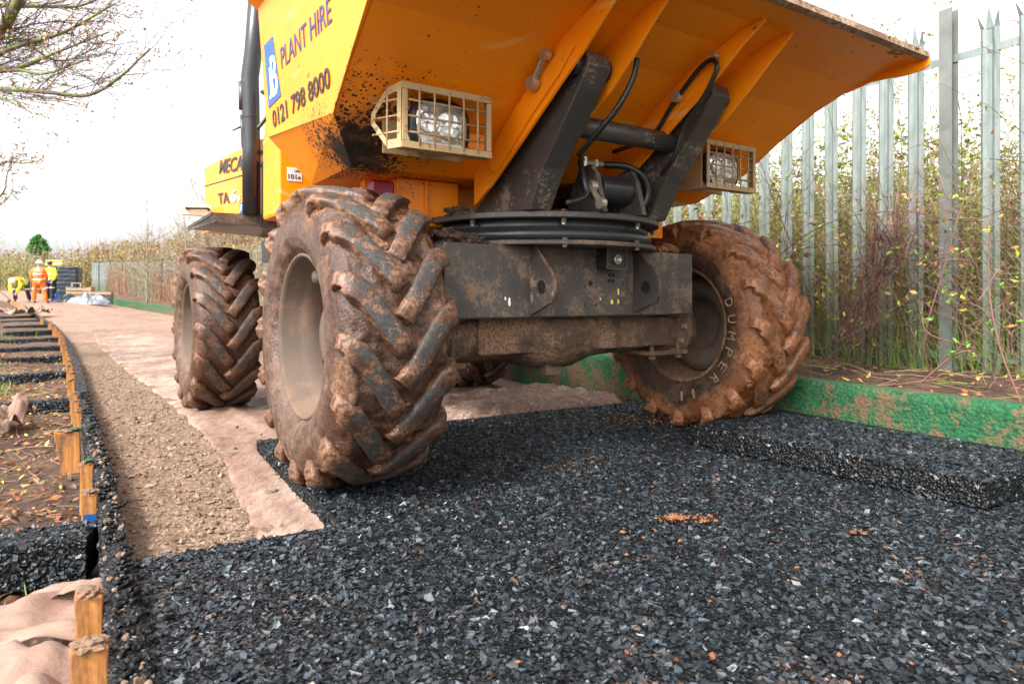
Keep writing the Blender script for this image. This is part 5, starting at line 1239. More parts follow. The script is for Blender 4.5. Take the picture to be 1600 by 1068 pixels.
# whippy bare saplings against the sky, each a thing
def sapling(x_, y_, h, name, lab, m='twig_pale', nb=26, lean=(0, 0), group=None, seed=0, leaves=None, spread=.5, r0=.012):
    rr = random.Random(seed); r = empty(name, (x_, y_, zright(x_, y_) if x_ > -3 and y_ < 20 else zA(y_)))
    P = [Vector((0, 0, 0))]; nn = 8
    for i in range(nn): P.append(P[-1] + Vector((lean[0] * h / nn + rr.gauss(0, .03) * h / 4, lean[1] * h / nn + rr.gauss(0, .03) * h / 4, h / nn)))
    G().tube(P, [r0 * (1 - .85 * i / nn) for i in range(nn + 1)], 6).build('trunk', m, r, smooth=True)
    sp = []; lp = []
    for i in range(nb):
        t = U(.15, 1); k = min(nn - 1, int(t * nn)); p = P[k].lerp(P[k + 1], t * nn - k); L = h * U(.12, .38) * (1.15 - t * .6)
        d = Vector((rr.gauss(0, 1) * spread, rr.gauss(0, 1) * spread, U(.35, 1.1))).normalized() * L
        sp.append((tuple(p), tuple(d), (d.x * .25, d.y * .25, .12 * L), r0 * .35 * (1.2 - t)))
        for _ in range(rr.randint(3, 7)):
            q = U(.25, 1); p2 = p + d * q + Vector((d.x * .25, d.y * .25, .12 * L)) * q * q; L2 = L * U(.2, .5)
            d2 = (d.normalized() + Vector((rr.gauss(0, .6), rr.gauss(0, .6), rr.gauss(0, .5)))).normalized() * L2
            sp.append((tuple(p2), tuple(d2), (0, 0, .05 * L2), r0 * .16))
            for _ in range(3): lp.append(tuple(p2 + d2 * U(.2, 1)))
    stems('branches', sp, m, r, 5)
    if leaves: flakes('leaves', lp, leaves[1], leaves[2], leaves[0], 3., r)
    return tag(r, lab, 'shrub', group)
for i, (D, off, h, lab, m) in enumerate([(2.75, .5, 2.5, 'bare twiggy shrub behind the fence at the far right of the view', 'twig_red'), (3.15, .75, 2.5, 'bare shrub seen between the last two tall pales at right', 'twig_red'), (3.55, .4, 2.2, 'thin bare shrub just right of the fence post', 'twig_red'), (3.9, .7, 2.0, 'low bare shrub directly behind the fence post', 'twig'), (4.5, .8, 2.1, 'bare shrub in the gap left of the fence post under the rail', 'twig'), (5.2, .9, 2.4, 'leafy shrub under the tip of the skip lip', 'twig'), (6.2, 1.1, 2.6, 'leafy shrub behind the right work lamp', 'twig')]):
    x_, y_, z_ = behind(D, off)
    sapling(x_, y_, h, 'bare_shrub', lab, m, 22, (U(-.1, .1), U(-.1, .1)), 'shrubs behind the fence', i + 3, ('leaf_hedge', .010, .022) if i > 3 else ('leaf_dead', .005, .011) , .6, .008)
# bundle of dead bramble lying against the fence
def bramble(pts, r, lab, leaves=None, m='twig_red', nb=8, name='bramble_cane', lm='leaf_green'):
    P = bez(pts, 30); c0 = P[0]; o = empty(name, c0)
    G().tube([p - c0 for p in P], [r * (1 - .5 * i / len(P)) for i in range(len(P))], 6).build('cane', m, o, smooth=True)
    if leaves:
        lp = []; sp = []
        for k in range(leaves):
            p = P[int(U(.15, .99) * (len(P) - 1))] - c0; d = Vector((U(-1, 1), U(-1, 1), U(-.5, 1))).normalized() * U(.02, .06)
            sp.append((tuple(p), tuple(d), (0, 0, 0), .0008))
            for _ in range(3): lp.append(tuple(p + d + Vector((U(-.012, .012), U(-.012, .012), U(-.012, .012)))))
        stems('stalks', sp, m, o, 2); flakes('leaves', lp, .009, .017, lm, 1.2, o)
    return tag(o, lab, 'bramble', 'bramble canes along the fence')
def W(px, py, D):   # a point seen at photo pixel px, py standing D metres away (used once, to set out the canes)
    return ((px - 800) / 1067 * D, D, .716 + (462 - py) / 1067 * D)
bramble([W(1460, 600, 3.65), W(1445, 530, 3.6), W(1475, 420, 3.6), W(1500, 330, 3.62), W(1530, 250, 3.7)], .005, 'red stemmed bramble cane rising past the fence post', 9)
bramble([W(1425, 610, 3.55), W(1490, 555, 3.45), W(1525, 545, 3.4), W(1450, 520, 3.45), W(1440, 470, 3.5)], .006, 'arching bramble with bright green leaves low beside the fence post', 14)
bramble([W(1600, 640, 3.0), W(1562, 540, 3.1), W(1545, 440, 3.2), W(1550, 330, 3.25)], .005, 'reddish cane crossing the two tall pales at right', 4)
bramble([W(1190, 420, 4.9), W(1290, 350, 4.4), W(1400, 330, 4.1), W(1500, 345, 3.75), W(1560, 330, 3.6), W(1600, 300, 3.4)], .0035, 'long thin cane sweeping across the fence at mid height', 5, 'twig', lm='leaf_dead')
bramble([W(1240, 390, 4.7), W(1310, 382, 4.4), W(1380, 388, 4.15), W(1440, 360, 3.9)], .0035, 'thin horizontal cane with two withered leaves across the pales', 3, 'twig', lm='leaf_dead')
bramble([W(1210, 280, 5.2), W(1260, 275, 4.9), W(1340, 278, 4.6), W(1400, 310, 4.3)], .003, 'arched thin cane below the skip lip', 3, 'twig', lm='leaf_dead')
o = empty('dead_bramble_bundle', W(1325, 545, 4.05)); sp = []; c0 = Vector(W(1325, 545, 4.05))
for _ in range(260):
    t0 = U(0, .8); a = Vector(W(1325 + 100 * t0, 545 - 245 * t0, 4.05 - .25 * t0)) - c0; q = Vector(W(1325 + 100 * min(1, t0 + U(.1, .35)), 545 - 245 * min(1, t0 + .3), 3.95)) - c0
    a += Vector((random.gauss(0, .07), random.gauss(0, .04), random.gauss(0, .06))); dv = (q - a) * U(.5, 1.1) + Vector((random.gauss(0, .13), random.gauss(0, .08), random.gauss(0, .13)))
    sp.append((tuple(a), tuple(dv), (U(-.05, .05), 0, U(-.05, .05)), U(.0012, .0035)))
stems('stems', sp, 'twig_dark', o, 4)
flakes('leaves', [tuple(Vector(s_[0]) + Vector(s_[1]) * U(0, 1)) for s_ in sp[:150]], .008, .02, 'leaf_dead', 3., o)
tag(o, 'dark bundle of dead bramble slanting against the pales left of the post', 'bramble')
for (px, py, D, sz, lab) in ((1372, 370, 4.0, .04, 'large yellow withered leaf hanging on a cane left of the post'), (1241, 400, 4.55, .028, 'dark round withered leaf by the pale beside the tyre'), (1262, 398, 4.5, .028, 'brown round withered leaf by the pale beside the tyre')):
    c0 = Vector(W(px, py, D)); pts = [(sz * math.cos(k * .7) * (1 + .2 * random.random()), sz * .2 * math.sin(k * 1.4), sz * .62 * math.sin(k * .7)) for k in range(9)]
    o = G().prism(pts, (0, .001, 0)).build('withered_leaf', 'leaf_dead', None); o.location = c0; tag(o, lab, 'leaf')

sp = []; lp = []
for _ in range(620):
    D = U(2.5, 5.2); b_ = behind(D, U(-.10, .35)); z_ = b_[2] + U(0, 1.25); L = U(.35, 1.3); a = U(0, 6.28)
    d = Vector((math.cos(a), math.sin(a) * .9, U(-.5, .9))).normalized() * L
    if abs(d.x * .86 + d.y * .5) > .35: d -= Vector((.86, .5, 0)) * (d.x * .86 + d.y * .5) * .8
    sp.append(((b_[0], b_[1], z_), tuple(d), (U(-.1, .1), U(-.1, .1), -U(0, .5) * L), U(.0012, .003)))
    for _k in range(3):
        if random.random() < .5: lp.append((b_[0] + d.x * U(0, 1), b_[1] + d.y * U(0, 1), z_ + d.z * U(0, 1) - .1))
stems('bramble_tangle', sp, 'twig_dark', kind='stuff', seg=6, label='dark red brown bramble shoots woven through the near fence')
flakes('bramble_tangle_leaves', lp, .006, .016, 'leaf_dead', 3., kind='stuff', label='shrivelled leaves on the bramble shoots at the near fence')
# ------------------------------------------------------------------ far hedges
def bush(name, x_, y_, z0, rx, ry, h, lab, m, n, sz, stem=0, sm_='twig_pale', group=None, seed=0, dens=.0, hollow=False):
    r = empty(name, (x_, y_, z0)); P = []
    while len(P) < n:
        p = Vector((U(-1, 1), U(-1, 1), U(0, 1)))
        edge = 1 - .35 * noise.fractal(Vector((p.x * 2 + seed, p.y * 2, p.z)), 1, 2, 3) - .1
        if (p.x ** 2 + p.y ** 2) ** .5 > 1.05 - .4 * p.z ** 2 or p.z > edge: continue
        if noise.noise(Vector((p.x * rx * 2.2, p.y * ry * 2.2, p.z * h * 2.2 + seed))) < dens - .25: continue
        P.append((p.x * rx, p.y * ry, p.z * h))
    flakes('foliage', P, sz * .6, sz * 1.5, m, 3., r)
    if stem:
        sp = []
        for _ in range(stem):
            a = U(0, 6.28); q = U(0, 1) ** .5; L = h * U(.6, 1.18)
            sp.append(((math.cos(a) * q * rx, math.sin(a) * q * ry, 0), (random.gauss(0, .12) * L, random.gauss(0, .12) * L, L), (random.gauss(0, .1) * L, random.gauss(0, .1) * L, 0), sz * .16))
        stems('stems', sp, sm_, r, 4)
    return tag(r, lab, 'hedge', group)
# hedge on the fence, from behind the dumper to the far bend
hd = [(11, 'russet hedge hidden for the most part behind the dumper', 2.6), (15, 'hedge section behind the rear of the dumper', 3.2), (18.5, 'hedge section below the rear lamp bracket of the dumper', 4.3), (21.5, 'tallest hedge section, just left of the rear wheel', 4.4), (24.5, 'yellowish hedge section left of the tallest one', 4.2), (27.5, 'russet hedge section over the nearer part of the far fence', 4.0), (30.5, 'russet hedge section over the middle of the far fence', 3.8), (34, 'hedge section above the far end of the green kerb', 3.6), (38, 'hedge section to the right of the black wrapped stack', 3.5), (42.5, 'russet hedge section just behind the black wrapped stack', 3.4), (47.5, 'farthest hedge section, between wrapped stack and orange worker', 3.4)]
for i, (D, lab, h) in enumerate(hd):
    x_ = xf(D) + 1.7
    o = bush('hedge', x_, D, zA(D) + .2, 1.25, 3.1 + .06 * D * .3, h, lab, 'far_b', 6500, .026 + .0014 * D, 300, 'twig_pale' if i % 2 else 'twig', 'hedge sections along the far fence', i * 3.3)
    o.rotation_euler = (0, 0, math.atan(.594 + .0112 * max(0, D - 12)))
# creepers hanging on the path side of the far fence
for i, (D, lab) in enumerate(((21.5, 'brown stems climbing the fence next to the rear wheel'), (25, 'reddish stems over the fence in the middle distance'), (28.5, 'pale brown stems over the fence above the nearer kerb'), (32, 'russet stems over the fence beyond the middle of the kerb'), (36, 'pale stems over the fence near the end of the kerb'), (40.5, 'farthest pale stems over the fence beside the wrapped stack'))):
    r = empty('climbing_stems', (xf(D), D, zA(D) + .2)); sp = []; lp = []
    for _ in range(700):
        dd = U(-2.0, 2.0); x_ = xf(D + dd) - xf(D) - U(.05, .3); L = U(.4, 2.2)
        if noise.noise(Vector(((D + dd) * 1.3, 0, 0))) < -.25: continue
        sp.append(((x_, dd, 0), (random.gauss(0, .1), random.gauss(0, .1), L), (random.gauss(0, .15), random.gauss(0, .15), 0), U(.004, .011)))
        if random.random() < .6:
            for _ in range(4): lp.append((x_ + U(-.1, .05), dd + U(-.1, .1), U(.05, 2.2)))
    stems('stems', sp, ('twig_pale', 'twig_warm')[i % 2], r, 4); flakes('leaves', lp, .025, .055, 'far_b', 3., r)
    tag(r, lab, 'climber', 'growth over the far fence')
# left bank hedges and far growth
bush('hedge', -36, 46, .7, 5, 3, 2.7, 'yellow green hedge bush at far left beyond the workers', 'far_a', 7000, .085, 400, 'twig_pale', None, 2.)
bush('hedge', -31, 49, .9, 4, 3, 2.5, 'yellow green hedge bush directly behind the orange worker', 'far_a', 6500, .085, 400, 'twig_pale', None, 5.)
bush('hedge', -42, 43, .6, 4.5, 3, 2.0, 'low brown bush at the left edge beyond the workers', 'far_b', 5000, .085, 300, 'twig_pale', None, 8.)
bush('hedge', -37.5, 56, 1.0, 7, 3, 3.6, 'olive hedge below the green conifer in the distance', 'far_b', 5000, .11, 300, 'twig_pale', None, 9.)
# round green tree
tr = empty('evergreen_tree', (-52, 75, 1.6))
G().tube([(0, 0, 0), (0, 0, 3.5)], [.25, .12], 8).build('trunk', 'bark', tr)
P = []
for _ in range(9000):
    z_ = random.random(); rr_ = 1.35 * math.sqrt(max(0, 1 - (z_ * 1.25 - .25) ** 2)) * U(.2, 1) ** .5 * (1 + .5 * noise.noise(Vector((z_ * 5, 0, 1)))); a = U(0, 6.28)
    q = Vector((math.cos(a) * rr_, math.sin(a) * rr_, 1.5 + z_ * 4.1 + U(-.25, .25)))
    if noise.noise(q * 1.6) < -.18: continue
    P.append(tuple(q))
flakes('crown', P, .08, .18, 'conifer', 3., tr); tag(tr, 'small dense green tree standing above the distant hedge', 'tree')

# branching trees on the left
def tree(name, base, limbs, lab, m='bark', mt='bark_twig', seed=1, twl=1., leaves=None):
    rr = random.Random(seed); o = empty(name, base); B0 = Vector(base); sp = []; lp = []
    G().tube([(0, 0, 0), (.05, 0, 1.2), (0, .05, 2.4), (.1, 0, 4.4)], [.26, .22, .18, .10], 10).build('trunk', m, o, smooth=True)
    def twig(p, d, L, r, lev):
        bn = Vector((rr.gauss(0, .12), rr.gauss(0, .12), rr.gauss(.06, .1))) * L
        dv = d * L; sp.append((tuple(p), tuple(dv), tuple(bn), r))
        if lev == 0:
            for _ in range(2): lp.append(tuple(p + dv * U(.5, 1.) + bn))
            return
        for k in range(rr.randint(3, 5) if lev > 1 else rr.randint(2, 4)):
            t = rr.uniform(.2, 1.); pp = p + dv * t + bn * t * t
            d2 = (d + Vector((rr.gauss(0, .33), rr.gauss(0, .4), rr.gauss(.06, .30)))).normalized()
            twig(pp, d2, L * rr.uniform(.35, .6), r * .55, lev - 1)
    for (pts, r) in limbs:
        P = bez(pts, 24); P = [p - B0 for p in P]
        G().tube(P, [r * (1 - .8 * i / (len(P) - 1)) for i in range(len(P))], 7).build('limb', m, o, smooth=True)
        for k in range(int(17 * twl)):
            t = rr.uniform(.12, .98); i = int(t * (len(P) - 2)); d = (P[i + 1] - P[i]).normalized()
            d = (d + Vector((rr.gauss(0, .25), rr.gauss(0, .35), rr.gauss(.05, .32)))).normalized()
            twig(P[i], d, rr.uniform(.5, .95) * (1.2 - t * .55) * twl, r * .14 + .001, 2)
    stems('twigs', sp, mt, o, 5)
    if leaves: flakes('leaves', lp, leaves[1], leaves[2], leaves[0], 3., o)
    return tag(o, lab, 'tree')
sp = []; lp = []
for _ in range(1500):
    D = U(3.9, 10.5); b_ = behind(D, U(.25, 3.2)); zt = (1.9 if D > 4.6 else 1.3)
    p = Vector((b_[0], b_[1], b_[2] + .5 + (zt - .3) * random.random()))
    if noise.noise(p * 1.1) < -.12: continue
    L = U(.2, .6); d = Vector((random.gauss(0, .6), random.gauss(0, .6), U(-.1, 1.))).normalized() * L; bn = Vector((U(-.1, .1), U(-.1, .1), -.25)) * L
    sp.append((tuple(p), tuple(d), tuple(bn), U(.0012, .0022)))
    for k in range(int(L / .028)):
        t = k * .028 / L; q = p + d * t + bn * t * t
        for s_ in (-1, 1): lp.append((q.x + U(-.016, .016), q.y + U(-.016, .016), q.z + U(-.008, .014)))
stems('leafy_sprays', sp, 'twig', kind='stuff', seg=4, label='thin arching shoots of the hedge behind the fence')
flakes('leafy_sprays_leaves', lp, .007, .015, 'leaf_green2', 1.5, kind='stuff', label='rows of small yellow green leaves on the hedge shoots')
D = 6.5
tree('bare_tree', (-6.9, 7.2, -.1), [
    ([(-6.9, 7.2, 2.6), W(-60, 60, 7), W(0, 45, 6.8), W(30, 0, 6.6), W(70, -70, 6.5)], .10),
    ([(-6.9, 7.2, 2.5), W(-50, 110, 7), W(20, 75, 6.8), W(100, 50, 6.6), W(180, 5, 6.5)], .040),
    ([(-6.9, 7.2, 2.3), W(-50, 120, 7), W(30, 105, 6.8), W(80, 85, 6.6), W(170, 50, 6.4)], .034),
    ([(-6.9, 7.2, 2.2), W(-50, 150, 7), W(20, 140, 6.8), W(80, 145, 6.6), W(140, 148, 6.5), W(190, 118, 6.3), W(234, 76, 6.2)], .034),
    ([(-6.9, 7.2, 2.2), W(-50, 130, 7), W(20, 110, 6.8), W(70, 115, 6.6), W(130, 95, 6.5)], .030),
    ([(-6.9, 7.2, 2.1), W(-50, 150, 6.8), W(10, 155, 6.6), W(50, 165, 6.4)], .022),
    ([(-6.9, 7.2, 3.0), W(-50, 20, 7), W(40, 10, 7.3), W(120, 10, 7.6), W(170, -10, 7.8)], .036),
    ([(-6.9, 7.2, 2.8), W(-50, 80, 7.3), W(20, 60, 7.5), W(90, 95, 7.7), W(150, 75, 7.8)], .030)],
    'bare mossy tree whose branches reach in at the upper left', seed=3, leaves=('leaf_dead', .008, .020))
tree('bare_tree', (-10.6, 12.5, -.1), [
    ([(-10.6, 12.5, 2.0), W(-30, 300, 12), W(0, 256, 12), W(40, 255, 12), W(70, 248, 12)], .030),
    ([(-10.6, 12.5, 1.8), W(-30, 330, 12), W(5, 300, 12), W(12, 270, 12), W(35, 240, 12)], .024),
    ([(-10.6, 12.5, 1.6), W(-30, 340, 12), W(0, 320, 12), W(18, 300, 12), W(20, 280, 12)], .02)],
    'pale bare tree at the left edge below the mossy branches', seed=8, mt='twig_pale', twl=.55, leaves=('leaf_dead', .015, .03))
def faint(x_, y_, h, lab, seed, nb=60):
    return sapling(x_, y_, h, 'bare_tree', lab, 'twig_pale', nb, (0, 0), 'distant bare trees', seed, None, .55, .05)
for i, (x_, y_, h, lab) in enumerate(((-14.4, 30, 5.4, 'slender bare tree rising from the hedge near the dumper'), (-16.6, 31, 4.6, 'slender bare tree left of another in the far hedge'), (-12.2, 27, 5.8, 'bare tree top beside the rear lamp bracket'), (-38, 50, 4.2, 'faint bare tree behind the bending worker'), (-41, 52, 5.2, 'faint bare tree at the left edge of the view'))): faint(x_, y_, h, lab, 20 + i)

# ------------------------------------------------------------------ brown paper sack pieces
def sheet(name, ctr, size, rz, fn, m, lab, n=32, cat='paper'):
    V = []
    for i in range(n):
        for j in range(n):
            a, c_ = i / (n - 1) - .5, j / (n - 1) - .5; x_, y_, z_ = fn(a, c_)
            V.append((x_ * size[0], y_ * size[1], z_))
    o = fm(name, V, [(i * n + j, i * n + j + 1, (i + 1) * n + j + 1, (i + 1) * n + j) for i in range(n - 1) for j in range(n - 1)], m, smooth=True)
    o.location = ctr; o.rotation_euler = (0, 0, rz); s_ = o.modifiers.new('s', 'SOLIDIFY'); s_.thickness = .0015
    return tag(o, lab, cat)
def crump(seed, amp, fold=0.):
    def f(a, c_):
        v = noise.cell_vector(Vector((0, 0, seed)))
        r1 = abs(noise.noise(Vector((a * 2.6 + seed, c_ * 2.1, 0)))); r2 = abs(noise.noise(Vector((a * 6 + 3, c_ * 5, seed)))) + .2 * abs(noise.noise(Vector((a * 13 + c_ * 5, c_ * 11 - a * 4, seed + 5))))
        return a + .04 * noise.noise(Vector((c_ * 4, seed, 0))), c_ + .05 * noise.noise(Vector((a * 4, 0, seed))), amp * (r1 * 1.5 + r2 * .5) + fold * a * c_ + .04 * (1 - 4 * a * a)
    return f
sheet('brown_paper', (-1.17, 1.55, -.085), (.62, .26), R(26), crump(2, .055, .1), 'paper', 'crumpled brown paper tucked behind the nearest pegs')
sheet('brown_paper', (-1.04, 1.30, -.13), (.42, .36), R(10), crump(5, .10, -.2), 'paper', 'torn brown paper piece at the bottom left corner')
sheet('brown_paper', (-1.05, 1.70, -.06), (.26, .05), R(24), crump(9, .03, 0), 'paper', 'rolled strip of brown paper leaning on the kerb')
sheet('brown_paper', (-3.05, 4.0, -.06), (.30, .42), R(10), crump(12, .16, .1), 'paper', 'crumpled dark brown bag between two crossbeams at the left edge')
for i, (x_, y_, sx_, lab) in enumerate(((-15.3, 20.2, 1.1, 'crumpled paper sheet left of the farthest crossbeams'), (-14.6, 20.9, .8, 'crumpled paper sheet at the end of the row of crossbeams'), (-14.35, 20.3, .7, 'twisted brown paper lying across the kerb'))):
    sheet('brown_paper', (x_, y_, zg(x_, y_) + .02), (sx_, .6), R(20), crump(20 + i, .22, .1), 'paper', lab, 24)

# ------------------------------------------------------------------ people
def skin_mesh(name, joints, edges, root, m, parent, sub=2, smooth=True):
    me = bpy.data.meshes.new(name); me.from_pydata([j[0] for j in joints], edges, []); me.update()
    o = bpy.data.objects.new(name, me); COL.objects.link(o)
    sk_ = o.modifiers.new('k', 'SKIN'); sk_.use_smooth_shade = True
    for i, j in enumerate(joints):
        d = me.skin_vertices[0].data[i]; r_ = j[1]; d.radius = r_ if isinstance(r_, tuple) else (r_, r_); d.use_root = (i == root)
    sb = o.modifiers.new('s', 'SUBSURF'); sb.levels = sub; sb.render_levels = sub
    dg = bpy.context.evaluated_depsgraph_get(); m2 = bpy.data.meshes.new_from_object(o.evaluated_get(dg)); m2.materials.clear(); m2.materials.append(M[m])
    COL.objects.unlink(o); bpy.data.objects.remove(o)
    if len(m2.polygons): m2.polygons.foreach_set('use_smooth', [True] * len(m2.polygons))
    q = bpy.data.objects.new(name, m2); return link(q, parent)
def person(loc, rz, J, jacket, trousers, hat, lab, tape=None):
    o = empty('person', loc, rz)
    g = lambda k: Vector(J[k])
    # whole body (skin), one continuous figure
    jn = ['pelvis', 'chest', 'neck', 'head', 'shL', 'elL', 'wrL', 'haL', 'shR', 'elR', 'wrR', 'haR', 'hipL', 'knL', 'anL', 'toL', 'hipR', 'knR', 'anR', 'toR']
    rad = dict(pelvis=.13, chest=.15, neck=.055, head=.095, shL=.06, elL=.045, wrL=.032, haL=.038, shR=.06, elR=.045, wrR=.032, haR=.038, hipL=.09, knL=.06, anL=.042, toL=.04, hipR=.09, knR=.06, anR=.042, toR=.04)
    ed = [('pelvis', 'chest'), ('chest', 'neck'), ('neck', 'head'), ('chest', 'shL'), ('shL', 'elL'), ('elL', 'wrL'), ('wrL', 'haL'), ('chest', 'shR'), ('shR', 'elR'), ('elR', 'wrR'), ('wrR', 'haR'), ('pelvis', 'hipL'), ('hipL', 'knL'), ('knL', 'anL'), ('anL', 'toL'), ('pelvis', 'hipR'), ('hipR', 'knR'), ('knR', 'anR'), ('anR', 'toR')]
    ix = {k: i for i, k in enumerate(jn)}
    skin_mesh('body', [(tuple(J[k]), rad[k]) for k in jn], [(ix[a], ix[c_]) for a, c_ in ed], 0, 'skin', o)
    # jacket
    hem = g('pelvis') + (g('pelvis') - g('chest')) * .22
    mid = g('pelvis').lerp(g('chest'), .5)
    jj = [(tuple(hem), (.205, .15)), (tuple(mid), (.205, .155)), (tuple(g('chest')), (.21, .155)), (tuple(g('chest').lerp(g('neck'), .75)), .10), (J['shL'], .10), (J['elL'], .078), (J['wrL'], .062), (J['shR'], .10), (J['elR'], .078), (J['wrR'], .062)]
    jk = skin_mesh('jacket', jj, [(0, 1), (1, 2), (2, 3), (2, 4), (4, 5), (5, 6), (2, 7), (7, 8), (8, 9)], 1, jacket, o)
    tj = [(J['pelvis'], (.165, .13)), (J['hipL'], .115), (J['knL'], .092), (tuple(g('anL') + Vector((0, 0, .02))), .085), (J['hipR'], .115), (J['knR'], .092), (tuple(g('anR') + Vector((0, 0, .02))), .085)]
    tr_ = skin_mesh('trousers', tj, [(0, 1), (1, 2), (2, 3), (0, 4), (4, 5), (5, 6)], 0, trousers, o)
    for s_ in 'LR':
        skin_mesh('boot', [(tuple(g('an' + s_) + Vector((0, 0, -.01))), .06), (tuple(g('to' + s_)), .048)], [(0, 1)], 0, 'boot', o)
    hd_ = g('head'); up = (g('head') - g('neck')).normalized(); fw = Vector(J['face']).normalized()
    q = up.to_track_quat('Z', 'Y').to_matrix()
    # face features
    g2 = G(); g2.blob(hd_ + fw * .098 - up * .01, (.016, .016, .02), .1, 0, 0); g2.build('nose', 'skin', o)
    sd_ = up.cross(fw).normalized()
    for e in (-1, 1):
        G().blob(hd_ + fw * .090 + sd_ * e * .034 + up * .018, .010, 0, 0, 0).build('eye', 'ink', o)
        G().blob(hd_ + sd_ * e * .098, (.018, .02, .03), 0, 0, 0).build('ear', 'skin', o)
    G().blob(hd_ + fw * .088 - up * .05, (.026, .012, .007), 0, 0, 0).build('mouth', 'red', o)
    for s_ in 'LR':   # fingers and thumb
        h = g('ha' + s_); d = (h - g('wr' + s_)).normalized(); sd2 = d.cross(Vector((0, 1, .2))).normalized(); gg = G()
        for k, L in enumerate((.060, .068, .064, .050)):
            p = h + sd2 * (k - 1.5) * .019; gg.tube([p, p + d * L * .6, p + d * L + fw * .015], [.010, .009, .007], 6)
        gg.tube([h - sd2 * .03 - d * .02, h - sd2 * .055 + d * .02, h - sd2 * .055 + d * .045], [.011, .010, .008], 6); gg.build('fingers', 'skin', o)
    V = []; n = 24
    dome = [(.128, -.005), (.128, .02), (.122, .06), (.105, .10), (.07, .132), (.03, .146), (.001, .148)] if hat != 'ink' else [(.106, -.02), (.112, .02), (.106, .065), (.085, .10), (.045, .12), (.001, .124)]
    hg = G().lathe([(r_, z_) for r_, z_ in ([(.150, -.008), (.150, 0)] if hat != 'ink' else []) + dome], n, 'z'); hg.v = [tuple(hd_ + q @ Vector(p) + up * .012) for p in hg.v]
    hg.build('helmet' if hat != 'ink' else 'beanie', hat, o, smooth=True)
    if tape:
        c0 = g('pelvis').lerp(g('chest'), .62); ax_ = (g('chest') - g('pelvis')).normalized(); qq = ax_.to_track_quat('Z', 'Y').to_matrix()
        for t_ in (.12, .72):
            c0 = g('pelvis').lerp(g('chest'), t_)
            t2 = G(); ring = [(math.cos(a * math.pi / 14) * .222, math.sin(a * math.pi / 14) * .172) for a in range(28)]
            V = [tuple(c0 + qq @ Vector((x_, y_, z_))) for z_ in (-.028, .028) for x_, y_ in ring]
            t2.add(V, [(i, (i + 1) % 28, 28 + (i + 1) % 28, 28 + i) for i in range(28)]).build('reflective_band', 'reflect', jk)
        for s_ in 'LR':
            c0 = g('kn' + s_); t2 = G().lathe([(.100, .10), (.100, .15)], 18, 'z', tuple(c0)); t2.build('reflective_band', 'reflect', tr_)
    return tag(o, lab, 'person')
# standing worker in orange, seen from behind, one arm forward, legs apart in a stride
JA = dict(pelvis=(0, 0, .96), chest=(0, 0, 1.34), neck=(0, .02, 1.52), head=(0, .04, 1.67), shL=(-.20, 0, 1.43), elL=(-.29, .02, 1.15), wrL=(-.27, .12, .92), haL=(-.26, .15, .84), shR=(.20, 0, 1.43), elR=(.28, .06, 1.15), wrR=(.22, .22, .98), haR=(.20, .28, .93),
          hipL=(-.11, 0, .90), knL=(-.17, .02, .50), anL=(-.20, .05, .09), toL=(-.24, .22, .045), hipR=(.11, 0, .90), knR=(.20, .04, .49), anR=(.30, -.04, .09), toR=(.42, .06, .045), face=(0, 1, 0))
pz = zg(-20.2, 29.13) - .085
person((-20.2, 29.13, pz), R(8), JA, 'orange_cloth', 'orange_cloth', 'helmet', 'worker in orange jacket and trousers with a white helmet, seen from behind', True)
JB = dict(JA); JB.update(elL=(-.30, -.02, 1.15), wrL=(-.28, -.12, .92), haL=(-.27, -.15, .84), elR=(.30, -.04, 1.14), wrR=(.27, -.16, .93), haR=(.26, -.20, .86), knL=(-.13, -.04, .50), anL=(-.13, 0, .09), toL=(-.15, -.15, .045), knR=(.13, -.04, .5), anR=(.14, 0, .09), toR=(.16, -.15, .045), head=(0, -.03, 1.67), neck=(0, -.01, 1.52), face=(0, -1, 0))
person((-20.35, 30.1, zg(-20.35, 30.1) - .085), R(-12), JB, 'yellow_cloth', 'navy', 'ink', 'worker in yellow jacket and black beanie facing us behind the orange one', True)
JC = dict(pelvis=(.10, .22, .86), chest=(.0, -.14, 1.02), neck=(-.04, -.30, .98), head=(-.06, -.43, .92), shL=(-.20, -.20, 1.0), elL=(-.22, -.27, .68), wrL=(-.12, -.36, .45), haL=(-.09, -.38, .38), shR=(.16, -.20, 1.0), elR=(.18, -.30, .68), wrR=(.08, -.38, .45), haR=(.06, -.40, .38),
          hipL=(-.06, .22, .82), knL=(-.18, .05, .46), anL=(-.20, .16, .09), toL=(-.22, 0, .045), hipR=(.22, .22, .82), knR=(.32, .06, .46), anR=(.34, .2, .09), toR=(.36, .04, .045), face=(-.1, -.75, -.65))
person((-21.6, 29.9, zg(-21.6, 29.9) - .10), R(12), JC, 'yellow_cloth', 'navy', 'helmet', 'worker in yellow jacket and white helmet bending down over the kerb', True)

